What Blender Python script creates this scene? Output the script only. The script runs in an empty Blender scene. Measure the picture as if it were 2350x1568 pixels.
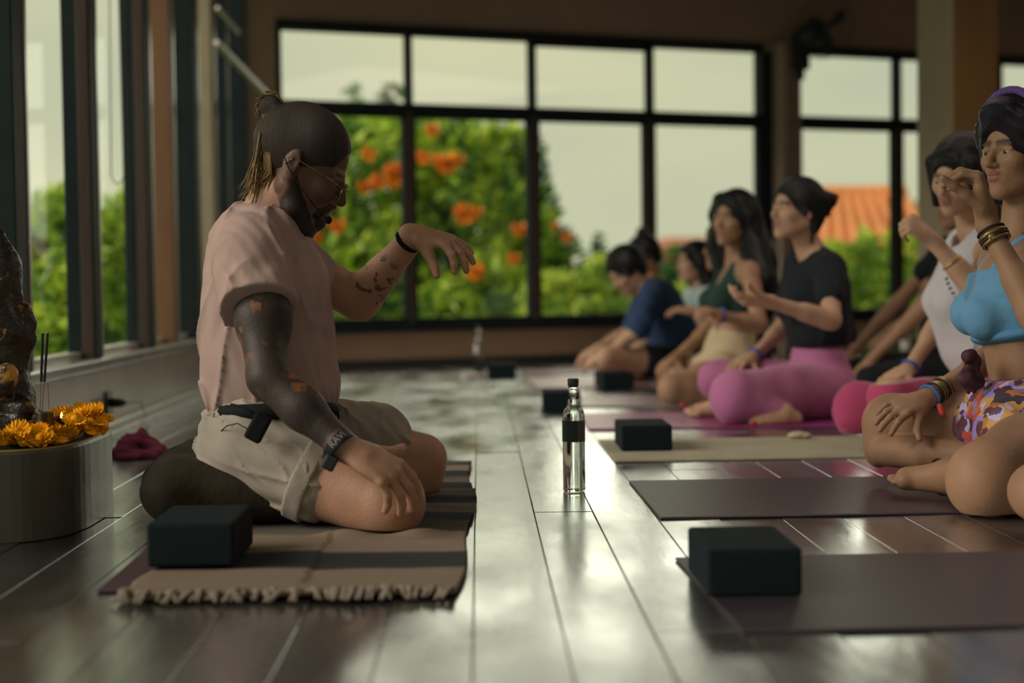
import bpy, bmesh, math, random
import numpy as np
from mathutils import Vector, Matrix, noise
sc = bpy.context.scene
COL = sc.collection
# ------------------------------------------------------------------ camera, sky, light, exposure
F = 3500.0; CAM = Vector((0, 0, .51))
cam_d = bpy.data.cameras.new('camera'); cam = bpy.data.objects.new('camera', cam_d); COL.objects.link(cam)
cam_d.sensor_width = 36.0; cam_d.lens = 36.0 * F / 2350; cam_d.clip_start = .05; cam_d.clip_end = 400
RM = Matrix.Rotation(-math.atan(75 / F), 3, 'Z') @ Matrix.Rotation(math.pi / 2 - math.atan(134 / F), 3, 'X') @ Matrix.Rotation(-.0125, 3, 'Z')
cam.matrix_world = Matrix.Translation(CAM) @ RM.to_4x4()
cam_d.dof.use_dof = True; cam_d.dof.focus_distance = 3.4; cam_d.dof.aperture_fstop = 1.8
sc.camera = cam
world = bpy.data.worlds.new('overcast_sky'); sc.world = world; world.use_nodes = True
wt = world.node_tree; bg = wt.nodes['Background']
tc = wt.nodes.new('ShaderNodeTexCoord'); mp = wt.nodes.new('ShaderNodeMapping'); mp.inputs['Scale'].default_value = (1, 1, 3.0)
nz = wt.nodes.new('ShaderNodeTexNoise'); nz.inputs['Scale'].default_value = 3.2; nz.inputs['Detail'].default_value = 3
cr = wt.nodes.new('ShaderNodeValToRGB'); cr.color_ramp.elements[0].position = .3; cr.color_ramp.elements[1].position = .72
cr.color_ramp.elements[0].color = (.56, .585, .43, 1); cr.color_ramp.elements[1].color = (.72, .70, .46, 1)
wt.links.new(tc.outputs['Generated'], mp.inputs[0]); wt.links.new(mp.outputs[0], nz.inputs[0]); wt.links.new(nz.outputs[0], cr.inputs[0]); wt.links.new(cr.outputs[0], bg.inputs[0])
bg.inputs[1].default_value = 1.0
def light(name, kind, loc, rot, energy, color, **k):
    l = bpy.data.lights.new(name, kind); l.energy = energy; l.color = color
    for a, v in k.items(): setattr(l, a, v)
    o = bpy.data.objects.new(name, l); COL.objects.link(o); o.location = loc; o.rotation_euler = rot; return o
light('sun_through_cloud', 'SUN', (0, 0, 8), Vector((.80, .26, -.47)).to_track_quat('-Z', 'Y').to_euler(), 2.8, (1, .87, .78), angle=math.radians(34))
light('floor_glow_fill', 'SUN', (0, 0, 9), Vector((-.12, -1, -.25)).to_track_quat('-Z', 'Y').to_euler(), .80, (1, .97, .78), angle=math.radians(36))  # second sun added to brighten the floor's reflections
light('fill_light_front', 'AREA', (-.2, .6, 2.3), (math.radians(14), 0, 0), 6, (1, .78, .72), shape='RECTANGLE', size=2.4, size_y=2.0)  # added warm fill overhead, not a lamp of the room
light('fill_light_rear', 'AREA', (2.6, 5.2, 2.35), (0, 0, 0), 26, (1, .78, .66), shape='RECTANGLE', size=2.4, size_y=2.4)  # another added fill over the students, no fixture there
sc.view_settings.view_transform = 'Standard'; sc.view_settings.look = 'None'; sc.view_settings.exposure = 0.0; sc.view_settings.gamma = 1
sc.view_settings.use_curve_mapping = False
# ------------------------------------------------------------------ pixel helpers (frame 2350x1568)
def ray(x, y): return RM @ Vector(((x - 1175) / F, -(y - 784) / F, -1))
def at(x, y, Y): d = ray(x, y); return CAM + d * (Y / d.y)
def fl(x, y, z=0.0): d = ray(x, y); return CAM + d * ((z - CAM.z) / d.z)
def atX(x, y, X): d = ray(x, y); return CAM + d * ((X - CAM.x) / d.x)
rnd = random.Random(7)
# ------------------------------------------------------------------ object helpers
def tag(o, label=None, cat=None, group=None, kind=None):
    if label: o['label'] = label
    if cat: o['category'] = cat
    if group: o['group'] = group
    if kind: o['kind'] = kind
    return o
def empty(name, loc, label, cat, group=None, rz=0):
    o = bpy.data.objects.new(name, None); COL.objects.link(o); o.location = loc; o.rotation_euler = (0, 0, rz)
    o.empty_display_size = .05
    return tag(o, label, cat, group)
def link(name, me, mat, parent=None, smooth=True):
    """mesh in world coordinates unless parent is moved: vertices are shifted into the parent's frame"""
    o = bpy.data.objects.new(name, me); COL.objects.link(o)
    if mat is not None:
        for m in (mat if isinstance(mat, (list, tuple)) else [mat]): me.materials.append(m)
    if parent is not None:
        o.parent = parent
        o.matrix_parent_inverse = wm(parent).inverted()
    if smooth: me.polygons.foreach_set('use_smooth', [True] * len(me.polygons))
    return o
def wm(o):
    m = o.matrix_basis.copy()
    if o.type == 'EMPTY' or not o.parent: m = Matrix.Translation(o.location) @ o.rotation_euler.to_matrix().to_4x4() @ Matrix.Diagonal((*o.scale, 1))
    if o.parent: m = wm(o.parent) @ o.matrix_parent_inverse @ m
    return m
def copy_tree(o, parent=None):
    c = o.copy(); COL.objects.link(c)
    if parent: c.parent = parent
    for ch in list(kids(o)): copy_tree(ch, c)
    return c
def kids(o): return [x for x in COL.objects if x.parent is o]
class MB:
    def __init__(s): s.b = bmesh.new()
    def box(s, c, size, rot=None, bev=0):
        r = bmesh.ops.create_cube(s.b, size=1); vs = r['verts']
        M = Matrix.Translation(Vector(c)) @ (rot.to_4x4() if rot is not None else Matrix()) @ Matrix.Diagonal((*size, 1))
        bmesh.ops.transform(s.b, matrix=M, verts=vs)
        if bev:
            es = list({e for v in vs for e in v.link_edges}); bmesh.ops.bevel(s.b, geom=es, offset=bev, segments=2, affect='EDGES', profile=.5)
        return s
    def bx(s, x0, y0, z0, x1, y1, z1, bev=0): return s.box(((x0 + x1) / 2, (y0 + y1) / 2, (z0 + z1) / 2), (abs(x1 - x0), abs(y1 - y0), abs(z1 - z0)), None, bev)
    def sphere(s, c, r, seg=16, rot=None):
        q = bmesh.ops.create_uvsphere(s.b, u_segments=seg, v_segments=max(6, seg // 2), radius=1)
        r = (r, r, r) if not hasattr(r, '__len__') else r
        bmesh.ops.transform(s.b, matrix=Matrix.Translation(Vector(c)) @ (rot.to_4x4() if rot is not None else Matrix()) @ Matrix.Diagonal((*r, 1)), verts=q['verts']); return s
    def tube(s, pts, r, seg=8, closed=False):
        pts = [Vector(p) for p in pts]; n = len(pts); rr = r if hasattr(r, '__len__') else [r] * n
        rings = []; up = Vector((.13, .21, 1)).normalized()
        for i, p in enumerate(pts):
            a = pts[(i - 1) % n] if (closed or i > 0) else p; c = pts[(i + 1) % n] if (closed or i < n - 1) else p
            t = (c - a).normalized(); u = t.cross(up)
            if u.length < 1e-3: u = t.cross(Vector((1, 0, 0)))
            u.normalize(); w = t.cross(u).normalized()
            rings.append([s.b.verts.new(p + (u * math.cos(2 * math.pi * k / seg) + w * math.sin(2 * math.pi * k / seg)) * rr[i]) for k in range(seg)])
        m = n if closed else n - 1
        for i in range(m):
            A, B = rings[i], rings[(i + 1) % n]
            for k in range(seg): s.b.faces.new((A[k], A[(k + 1) % seg], B[(k + 1) % seg], B[k]))
        if not closed: s.b.faces.new(rings[0][::-1]); s.b.faces.new(rings[-1])
        return s
    def lathe(s, prof, c=(0, 0, 0), seg=24):
        c = Vector(c); rings = []
        for r, z in prof: rings.append([s.b.verts.new(c + Vector((r * math.cos(2 * math.pi * k / seg), r * math.sin(2 * math.pi * k / seg), z))) for k in range(seg)] if r > 1e-6 else [s.b.verts.new(c + Vector((0, 0, z)))])
        for A, B in zip(rings, rings[1:]):
            for k in range(seg):
                k2 = (k + 1) % seg
                if len(A) == 1 and len(B) == 1: continue
                if len(A) == 1: s.b.faces.new((A[0], B[k2], B[k]))
                elif len(B) == 1: s.b.faces.new((A[k], A[k2], B[0]))
                else: s.b.faces.new((A[k], A[k2], B[k2], B[k]))
        return s
    def poly(s, pts, h):
        """extruded polygon: pts are 3-d points, h a vector"""
        a = [s.b.verts.new(Vector(p)) for p in pts]; c = [s.b.verts.new(Vector(p) + Vector(h)) for p in pts]; n = len(a)
        s.b.faces.new(a[::-1]); s.b.faces.new(c)
        for i in range(n): s.b.faces.new((a[i], a[(i + 1) % n], c[(i + 1) % n], c[i]))
        return s
    def mesh(s, name='m'):
        bmesh.ops.recalc_face_normals(s.b, faces=s.b.faces[:]); me = bpy.data.meshes.new(name); s.b.to_mesh(me); s.b.free(); return me
    def build(s, name, mat, parent=None, smooth=False): return link(name, s.mesh(name), mat, parent, smooth)
# ------------------------------------------------------------------ materials
MATS = {}
def mat(name, color, rough=.6, bump=0, bscale=30, var=0, vscale=8, metal=0, spec=.5, stretch=None, coat=0, sss=0, emit=None, btype='noise', coord='Object', sheen=0):
    if name in MATS: return MATS[name]
    m = bpy.data.materials.new(name); m.use_nodes = True; t = m.node_tree; p = t.nodes['Principled BSDF']
    p.inputs['Base Color'].default_value = (*color, 1); p.inputs['Roughness'].default_value = rough; p.inputs['Metallic'].default_value = metal
    p.inputs['Specular IOR Level'].default_value = spec; p.inputs['Coat Weight'].default_value = coat; p.inputs['Coat Roughness'].default_value = .15
    if sheen: p.inputs['Sheen Weight'].default_value = sheen; p.inputs['Sheen Roughness'].default_value = .4
    if sss: p.inputs['Subsurface Weight'].default_value = sss; p.inputs['Subsurface Radius'].default_value = (.02, .008, .004); p.inputs['Subsurface Scale'].default_value = 1
    tcn = t.nodes.new('ShaderNodeTexCoord'); mpn = t.nodes.new('ShaderNodeMapping'); t.links.new(tcn.outputs[coord], mpn.inputs[0])
    if stretch: mpn.inputs['Scale'].default_value = stretch
    if var:
        n = t.nodes.new('ShaderNodeTexNoise'); n.inputs['Scale'].default_value = vscale; n.inputs['Detail'].default_value = 4; t.links.new(mpn.outputs[0], n.inputs[0])
        r = t.nodes.new('ShaderNodeValToRGB'); r.color_ramp.elements[0].position = .3; r.color_ramp.elements[1].position = .7
        r.color_ramp.elements[0].color = (*[c * (1 - var) for c in color], 1); r.color_ramp.elements[1].color = (*[min(1, c * (1 + var)) for c in color], 1)
        t.links.new(n.outputs[0], r.inputs[0]); t.links.new(r.outputs[0], p.inputs['Base Color'])
    if bump:
        if btype == 'wave': n = t.nodes.new('ShaderNodeTexWave'); n.inputs['Distortion'].default_value = 3; n.inputs['Detail'].default_value = 2
        else: n = t.nodes.new('ShaderNodeTexNoise'); n.inputs['Detail'].default_value = 3
        n.inputs['Scale'].default_value = bscale; t.links.new(mpn.outputs[0], n.inputs[0])
        bp = t.nodes.new('ShaderNodeBump'); bp.inputs['Strength'].default_value = min(1, bump); bp.inputs['Distance'].default_value = .01 if bump <= 1 else .01 * bump
        t.links.new(n.outputs[0], bp.inputs['Height']); t.links.new(bp.outputs[0], p.inputs['Normal'])
    if emit: p.inputs['Emission Color'].default_value = (*emit[0], 1); p.inputs['Emission Strength'].default_value = emit[1]
    MATS[name] = m; return m
def glass_mat(name, ior=1.45, color=(1, 1, 1), rough=0):
    m = bpy.data.materials.new(name); m.use_nodes = True; p = m.node_tree.nodes['Principled BSDF']
    p.inputs['Base Color'].default_value = (*color, 1); p.inputs['Transmission Weight'].default_value = 1; p.inputs['IOR'].default_value = ior; p.inputs['Roughness'].default_value = rough
    return m
def pane_mat():
    m = bpy.data.materials.new('window_glass'); m.use_nodes = True; t = m.node_tree; t.nodes.remove(t.nodes['Principled BSDF'])
    tr = t.nodes.new('ShaderNodeBsdfTransparent'); gl = t.nodes.new('ShaderNodeBsdfGlossy'); mx = t.nodes.new('ShaderNodeMixShader'); fr = t.nodes.new('ShaderNodeFresnel')
    gl.inputs['Roughness'].default_value = .02; mx.inputs[0].default_value = .035; tr.inputs[0].default_value = (.97, .985, .97, 1)
    t.links.new(tr.outputs[0], mx.inputs[1]); t.links.new(gl.outputs[0], mx.inputs[2]); t.links.new(mx.outputs[0], t.nodes['Material Output'].inputs[0])
    return m
GLASS = pane_mat()
# ------------------------------------------------------------------ signed distance modelling (bodies, clothes, hair)
def npv(v): return np.array((v[0], v[1], v[2]), dtype=np.float32)
def d_cap(P, a, b, ra, rb):
    ab = b - a; L2 = float(ab @ ab) + 1e-12; q = P - a
    t = np.clip((q @ ab) / L2, 0, 1); d = q - t[..., None] * ab
    return np.sqrt((d * d).sum(-1)) - (ra + (rb - ra) * t)
def d_ell(P, c, r, R):
    q = (P - c) @ R; k0 = np.sqrt(((q / r) ** 2).sum(-1)); k1 = np.sqrt(((q / (r * r)) ** 2).sum(-1)) + 1e-9
    return k0 * (k0 - 1) / k1
def d_box(P, c, r, R, rd):
    q = np.abs((P - c) @ R) - (r - rd); return np.sqrt((np.maximum(q, 0) ** 2).sum(-1)) + np.minimum(q.max(-1), 0) - rd
class Sdf:
    floor = .0075
    def __init__(s, vox): s.v = vox; s.p = []; s.disp = None; s.cuts = []
    def cap(s, a, b, ra, rb=None, k=.012, tag='skin', op='add'):
        a, b = npv(a), npv(b); rb = ra if rb is None else rb; R = max(ra, rb)
        s.p.append((op, k, tag, lambda P: d_cap(P, a, b, ra, rb), np.minimum(a, b) - R, np.maximum(a, b) + R)); return s
    def ell(s, c, r, R=None, k=.015, tag='skin', op='add'):
        c = npv(c); r = np.array(r, dtype=np.float32); R = np.eye(3, dtype=np.float32) if R is None else np.array([[x for x in row] for row in R], dtype=np.float32)
        m = np.sqrt(((R * r) ** 2).sum(1)); s.p.append((op, k, tag, lambda P: d_ell(P, c, r, R), c - m, c + m)); return s
    def box(s, c, r, R=None, rd=.005, k=.005, tag='skin', op='add'):
        c = npv(c); r = np.array(r, dtype=np.float32); R = np.eye(3, dtype=np.float32) if R is None else np.array([[x for x in row] for row in R], dtype=np.float32)
        m = (np.abs(R) * r).sum(1); s.p.append((op, k, tag, lambda P: d_box(P, c, r, R, rd), c - m, c + m)); return s
    def cut(s, pt, n): s.cuts.append((npv(pt), npv(Vector(n).normalized()))); return s     # removes the side n points to
    def chain(s, pts, rr, k=.01, tag='skin'):
        for i in range(len(pts) - 1): s.cap(pts[i], pts[i + 1], rr[i], rr[i + 1], k, tag)
        return s
    def build(s, name, mats, parent=None, tags=()):
        v = s.v; add = [q for q in s.p if q[0] == 'add']
        lo = np.min([q[4] for q in add], 0) - 3 * v; hi = np.max([q[5] for q in add], 0) + 3 * v
        lo[2] = max(lo[2], s.floor - 3 * v); n = np.ceil((hi - lo) / v).astype(int) + 2
        Fd = np.full(n, .08, dtype=np.float32)
        ax = [lo[i] + v * np.arange(n[i], dtype=np.float32) for i in range(3)]
        for op, k, tg, fn, a, b in s.p:
            if op == 'post': continue
            mg = k + 3 * v; i0 = np.clip(np.floor((a - mg - lo) / v).astype(int), 0, n - 1); i1 = np.clip(np.ceil((b + mg - lo) / v).astype(int) + 1, 1, n)
            if (i1 <= i0).any(): continue
            sl = tuple(slice(i0[i], i1[i]) for i in range(3))
            P = np.stack(np.meshgrid(*[ax[i][sl[i]] for i in range(3)], indexing='ij'), -1); d = fn(P).astype(np.float32); f = Fd[sl]
            if op == 'add': h = np.clip(.5 + .5 * (f - d) / k, 0, 1); Fd[sl] = f * (1 - h) + d * h - k * h * (1 - h)
            else: h = np.clip(.5 - .5 * (f + d) / k, 0, 1); Fd[sl] = f * (1 - h) + (-d) * h + k * h * (1 - h)
        if lo[2] < s.floor: s.cuts.append((npv((0, 0, s.floor)), npv((0, 0, -1))))
        if s.disp is not None or s.cuts:
            for i in range(n[0]):
                P = np.stack(np.meshgrid(ax[0][i:i + 1], ax[1], ax[2], indexing='ij'), -1)[0]
                if s.disp is not None: Fd[i] += s.disp(P)
                for q in s.p:
                    if q[0] == 'post' and q[4][0] - v <= ax[0][i] <= q[5][0] + v: Fd[i] = np.maximum(Fd[i], -q[3](P))
                for pt, nn in s.cuts: Fd[i] = np.maximum(Fd[i], (P - pt) @ nn)
        V, Q = surfnet(Fd, lo, v); me = bpy.data.meshes.new(name)
        me.vertices.add(len(V)); me.vertices.foreach_set('co', V.astype(np.float32).ravel())
        me.loops.add(len(Q) * 4); me.loops.foreach_set('vertex_index', Q.astype(np.int32).ravel())
        me.polygons.add(len(Q)); me.polygons.foreach_set('loop_start', np.arange(0, len(Q) * 4, 4, dtype=np.int32)); me.update(calc_edges=True)
        for tg in tags:
            D = np.full(len(V), .05, dtype=np.float32); Bs = np.full(len(V), .05, dtype=np.float32)
            for op, k, t2, fn, a, b in s.p:
                if op != 'add': continue
                msk = ((V > a - .02) & (V < b + .02)).all(1)
                if not msk.any(): continue
                d = fn(V[msk]); tgt = D if t2 == tg else Bs; tgt[msk] = np.minimum(tgt[msk], d)
            w = np.clip(.5 + (Bs - D) / (2.2 * v), 0, 1).astype(np.float32)
            A = me.attributes.new('w_' + tg, 'FLOAT', 'POINT'); A.data.foreach_set('value', w)
        me.validate()
        return link(name, me, mats, parent)
def surfnet(Fd, lo, h):
    S = Fd < 0; S[0] = S[-1] = False; S[:, 0] = S[:, -1] = False; S[:, :, 0] = S[:, :, -1] = False
    Si = S.astype(np.int8); c = np.zeros([x - 1 for x in S.shape], dtype=np.int8); sh = c.shape
    for a in (0, 1):
        for b in (0, 1):
            for d in (0, 1): c += Si[a:a + sh[0], b:b + sh[1], d:d + sh[2]]
    act = (c > 0) & (c < 8); I, J, K = np.nonzero(act); idx = np.full(sh, -1, dtype=np.int64); idx[I, J, K] = np.arange(len(I))
    acc = np.zeros((len(I), 3)); cnt = np.zeros(len(I)); cs = [(a, b, d) for a in (0, 1) for b in (0, 1) for d in (0, 1)]
    val = {q: Fd[I + q[0], J + q[1], K + q[2]] for q in cs}; sg = {q: S[I + q[0], J + q[1], K + q[2]] for q in cs}
    for q in cs:
        for axn in range(3):
            if q[axn]: continue
            q2 = list(q); q2[axn] = 1; q2 = tuple(q2); m = sg[q] != sg[q2]
            a, b = val[q][m], val[q2][m]; den = a - b; t = np.clip(np.where(np.abs(den) > 1e-9, a / np.where(den == 0, 1, den), .5), 0, 1)
            p = np.tile(np.array(q, dtype=float), (m.sum(), 1)); p[:, axn] = t; acc[m] += p; cnt[m] += 1
    V = (acc / cnt[:, None] + np.stack([I, J, K], 1)) * h + lo
    Qs = []
    for axn in range(3):
        sl0 = [slice(None)] * 3; sl1 = [slice(None)] * 3; sl0[axn] = slice(0, -1); sl1[axn] = slice(1, None)
        A, B = S[tuple(sl0)], S[tuple(sl1)]; e = A != B; i, j, k = np.nonzero(e); flip = A[i, j, k]
        o = [0, 0, 0]; u = [0, 0, 0]; u[(axn + 1) % 3] = 1; w = [0, 0, 0]; w[(axn + 2) % 3] = 1
        def ix(a, b): return idx[i - a * u[0] - b * w[0], j - a * u[1] - b * w[1], k - a * u[2] - b * w[2]]
        q = np.stack([ix(0, 0), ix(1, 0), ix(1, 1), ix(0, 1)], 1); q[~flip] = q[~flip][:, ::-1]; Qs.append(q)
    Q = np.concatenate(Qs); Q = Q[(Q >= 0).all(1)]; return V, Q
def creases(amp, f1, dirv, seed=0, sharp=4):
    d = npv(Vector(dirv).normalized()); e = npv(Vector(dirv).orthogonal().normalized())
    def fn(P):
        a = P @ d * f1 + seed; b = P @ e * f1 * .35
        r = 1 - np.abs(np.sin(a + .9 * np.sin(b + seed) + .5 * np.sin(2.3 * b))); return -amp * r ** sharp * (.5 + .5 * np.sin(b * 1.7 + 2 * seed + 1.3 * np.sin(a * .5)))
    return fn
def folds(amp, f1, dirv, seed=0):
    d = npv(Vector(dirv).normalized()); o = np.array([.7 + seed, 1.3 * seed, .4], dtype=np.float32); e = npv(Vector(dirv).orthogonal().normalized())
    def fn(P):
        a = P @ d * f1; b = P @ e * f1 * .6
        return amp * (np.sin(a + 1.7 * np.sin(b * .7 + seed) + o[0]) * (.6 + .4 * np.sin(b * .5 + 2 * seed)) + .5 * np.sin(1.9 * a + 2.3 * b + seed))
    return fn
# ------------------------------------------------------------------ body building
def frame(f, u):
    f = Vector(f).normalized(); u = Vector(u); u = (u - f * u.dot(f)).normalized(); l = u.cross(f); return f, l, u
def M3(f, l, u): return [[f[i], l[i], u[i]] for i in range(3)]
def head(S, c, fwd, up, s=1.0, fem=True, look=None, beard=False, k=1.0):
    f, l, u = frame(fwd, up); R = M3(f, l, u)
    def p(a, b, d): return Vector(c) + (f * a + l * b + u * d) * s
    S.ell(p(-.012, 0, .034), (.093 * s, .074 * s, .086 * s), R, k=.01)
    S.ell(p(.022, 0, -.012), (.066 * s, .060 * s, .078 * s), R, k=.02)
    S.ell(p(.030, 0, -.050), (.052 * s, .047 * s, .050 * s), R, k=.02)
    jw = .050 if fem else .056
    for b in (-1, 1):
        S.cap(p(-.004, b * jw, -.048), p(.064, b * .012, -.090), .016 * s, .014 * s, k=.025)
        S.ell(p(.058, b * .036, -.018), (.024 * s, .022 * s, .020 * s), R, k=.02)
    S.ell(p(.070, 0, -.090), (.019 * s, .018 * s, .015 * s), R, k=.015)
    S.ell(p(.070, 0, -.058), (.020 * s, .026 * s, .022 * s), R, k=.015)
    for b in (-1, 1):
        S.ell(p(.094, b * .031, .004), (.017 * s, .020 * s, .013 * s), R, k=.012, op='sub')
        S.ell(p(.070, b * .031, .002), (.0135 * s, .015 * s, .0115 * s), R, k=.003)
        S.cap(p(.0835, b * .017, .0105), p(.076, b * .044, .0085), .0044 * s, .0042 * s, k=.003); S.cap(p(.082, b * .018, -.0085), p(.075, b * .043, -.0075), .0040 * s, .004 * s, k=.004)
        S.cap(p(.083, b * .014, .020), p(.074, b * .046, .022), .0055 * s, .004 * s, k=.008, tag='brow')
    S.cap(p(.084, 0, .014), p(.104, 0, -.022), .0065 * s, .009 * s, k=.008)
    S.ell(p(.103, 0, -.026), (.0105 * s, .0095 * s, .009 * s), R, k=.005)
    for b in (-1, 1): S.ell(p(.092, b * .011, -.029), (.009 * s, .0065 * s, .0065 * s), R, k=.004)
    S.ell(p(.090, 0, -.049), (.0085 * s, .018 * s, .0044 * s), R, k=.003, tag='lip')
    S.ell(p(.0885, 0, -.0605), (.0085 * s, .016 * s, .0055 * s), R, k=.003, tag='lip')
    for b in (-1, 1):
        q = M3(*(lambda a: frame(a, u - f * .25))(f * .9 + l * b * .35))
        S.ell(p(-.012, b * .072, -.004), (.017 * s, .007 * s, .030 * s), q, k=.005)
        S.ell(p(-.006, b * .082, .002), (.009 * s, .005 * s, .016 * s), q, k=.004, op='sub')
    if beard:
        S.ell(p(.052, 0, -.112), (.034 * s, .036 * s, .034 * s), R, k=.02, tag='beard')
        S.ell(p(.060, 0, -.132), (.022 * s, .024 * s, .026 * s), R, k=.02, tag='beard')
        S.ell(p(.082, 0, -.083), (.017 * s, .024 * s, .014 * s), R, k=.01, tag='beard')
        S.cap(p(.094, -.012, -.0405), p(.094, .012, -.0405), .0055 * s, k=.004, tag='beard')
        for b in (-1, 1):
            S.cap(p(-.004, b * .060, -.030), p(.030, b * .052, -.078), .014 * s, .020 * s, k=.015, tag='beard')
            S.cap(p(.030, b * .050, -.078), p(.058, b * .02, -.112), .020 * s, .024 * s, k=.015, tag='beard')
            S.cap(p(.092, b * .012, -.042), p(.078, b * .030, -.066), .006 * s, .010 * s, k=.008, tag='beard')
    return p, R
def eyes(p, R, parent, s=1.0, down=.0):
    for b in (-1, 1):
        mb = MB(); c = p(.0725, b * .031, .001); Rm = Matrix(R); mb.sphere(c, (.0115 * s, .0135 * s, .0085 * s), 16, Rm)
        e = mb.build('eye', MAT_EYE, parent, True)
        iris = MB(); iris.sphere(p(.0812, b * .0298, .001 - down), (.0034 * s, .0058 * s, .0058 * s), 12, Rm); iris.build('iris', MAT_IRIS, e, True)
def hand(S, w, d, n, t, s=1.0, curl=(30, 32, 36, 40), spread=6, thumb=(.65, .75, -.35), tcurl=18, k=.004, tg='skin', r=1.0, seg=(.5, .8, .55)):
    """w wrist, d towards fingers, n back of the hand, t towards the thumb side"""
    d = Vector(d).normalized(); n = Vector(n); n = (n - d * n.dot(d)).normalized(); t0 = Vector(t); tt = d.cross(n)
    if tt.dot(t0) < 0: tt = -tt
    t = tt.normalized(); w = Vector(w)
    off = (.030, .010, -.010, -.029); ln = (.070, .078, .072, .057); fwd = (.088, .091, .087, .079); tips = []
    S.ell(w + d * .048 * s + n * .002, (.046 * s, .036 * s, .0145 * s), M3(d, t, n), k=.012, tag=tg)
    S.cap(w - d * .012 * s, w + d * .03 * s, .023 * s * r, .021 * s * r, k=.015, tag=tg)
    S.cap(w + d * .020 * s + t * .018 * s - n * .006, w + d * .055 * s + t * .030 * s - n * .008, .014 * s, .012 * s, k=.012, tag=tg)
    for i in range(4):
        kn = w + d * fwd[i] * s + t * off[i] * s; rad = (.0096, .0098, .0092, .0082)[i] * s * r
        S.cap(w + d * .02 * s + t * off[i] * .45 * s, kn, .012 * s, rad * 1.12, k=.008, tag=tg)
        a = math.radians(spread) * (1.2, .3, -.5, -1.4)[i]; q = kn; ang = 0; L = ln[i] * s
        base = (d * math.cos(a) + t * math.sin(a)).normalized()
        for j, fr in enumerate((.44, .31, .25)):
            ang += math.radians(curl[i]) * (seg[0], seg[1], seg[2])[j]
            dr = base * math.cos(ang) - n * math.sin(ang); q2 = q + dr * L * fr
            S.cap(q, q2, rad * (1, .92, .84)[j], rad * (.92, .84, .74)[j], k=k, tag=tg); q = q2
        tips.append(q)
    q = w + d * .028 * s + t * .026 * s - n * .006 * s; b = (t * thumb[0] + d * thumb[1] + n * thumb[2]).normalized(); ax = b.cross(n).normalized()
    for j, (L, r0, r1) in enumerate(((.042, .0135, .0112), (.033, .0108, .0098), (.026, .0098, .0078))):
        b2 = Matrix.Rotation(-math.radians(tcurl) * j, 3, n) @ b if t.dot(d.cross(n)) > 0 else Matrix.Rotation(math.radians(tcurl) * j, 3, n) @ b
        q2 = q + b2 * L * s; S.cap(q, q2, r0 * s * r, r1 * s * r, k=k * 2, tag=tg); q = q2
    return tips
def foot(S, ank, toe, up, s=1.0, tg='skin'):
    ank, toe, up = Vector(ank), Vector(toe), Vector(up).normalized(); d = (toe - ank).normalized(); side = d.cross(up).normalized(); u = side.cross(d)
    heel = ank - d * .035 * s - u * .025 * s; ball = ank + d * .115 * s - u * .028 * s
    S.cap(ank, heel, .031 * s, .027 * s, k=.02, tag=tg); S.cap(heel, ball, .025 * s, .020 * s, k=.02, tag=tg)
    S.cap(ank + d * .01, ball + u * .008, .032 * s, .018 * s, k=.03, tag=tg)
    S.cap(ball + side * .022 * s, ball - side * .024 * s, .018 * s, .015 * s, k=.02, tag=tg)
    for i in range(5):
        b0 = ball + side * (.026 - .0125 * i) * s; L = (.048, .042, .037, .031, .025)[i] * s
        S.cap(b0, b0 + d * L - u * .006 * s, (.0125, .0095, .009, .0085, .008)[i] * s, (.0115, .008, .0075, .007, .0065)[i] * s, k=.003, tag=tg)
def torso(S, J, s=1.0, fem=True, tg='skin', infl=0.0, lo=True):
    pel, ch, nk = J['pelvis'], J['chest'], J['neck']; lat = (J['shL'] - J['shR']).normalized(); lat2 = (J['hipL'] - J['hipR']).normalized()
    up = (ch - pel).normalized(); mid = pel.lerp(ch, .48); fw = lat.cross(up).normalized(); fw2 = lat2.cross(up).normalized(); i = infl
    S.ell(pel + up * .01, (.105 * s + i, .150 * s + i, .095 * s + i), M3(*frame(fw2, up)), k=.03, tag=tg)
    for b in (-1, 1):
        S.ell(pel + lat2 * b * .07 * s - fw2 * .045 * s - up * .03 * s, (.082 * s + i, .085 * s + i, .09 * s + i), M3(*frame(fw2, up)), k=.03, tag=tg)
    S.ell(mid, ((.082 if fem else .10) * s + i, (.112 if fem else .135) * s + i, .13 * s + i), M3(*frame(fw2 + fw, up)), k=.05, tag=tg)
    S.ell(ch - up * .03 * s, ((.092 if fem else .108) * s + i, (.128 if fem else .155) * s + i, .135 * s + i), M3(*frame(fw, up)), k=.04, tag=tg)
    S.cap(J['shL'].lerp(J['shR'], .12) - up * .012 * s, J['shR'].lerp(J['shL'], .12) - up * .012 * s, (.042 if fem else .052) * s + i, k=.04, tag=tg)
    for b in ('shL', 'shR'): S.cap(nk - up * .005, J[b] - up * .004 - (J[b] - nk).normalized() * .02, .036 * s + i, .034 * s + i, k=.03, tag=tg)
    if fem:
        for b in (-1, 1): S.ell(ch + fw * .082 * s + lat * b * .062 * s - up * .045 * s, (.048 * s + i, .052 * s + i, .050 * s + i), M3(*frame(fw, up)), k=.025, tag=tg)
    else:
        for b in (-1, 1): S.ell(ch + fw * .07 * s + lat * b * .07 * s - up * .015 * s, (.045 * s + i, .07 * s + i, .06 * s + i), M3(*frame(fw, up)), k=.03, tag=tg)
    return fw, lat, up
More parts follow.
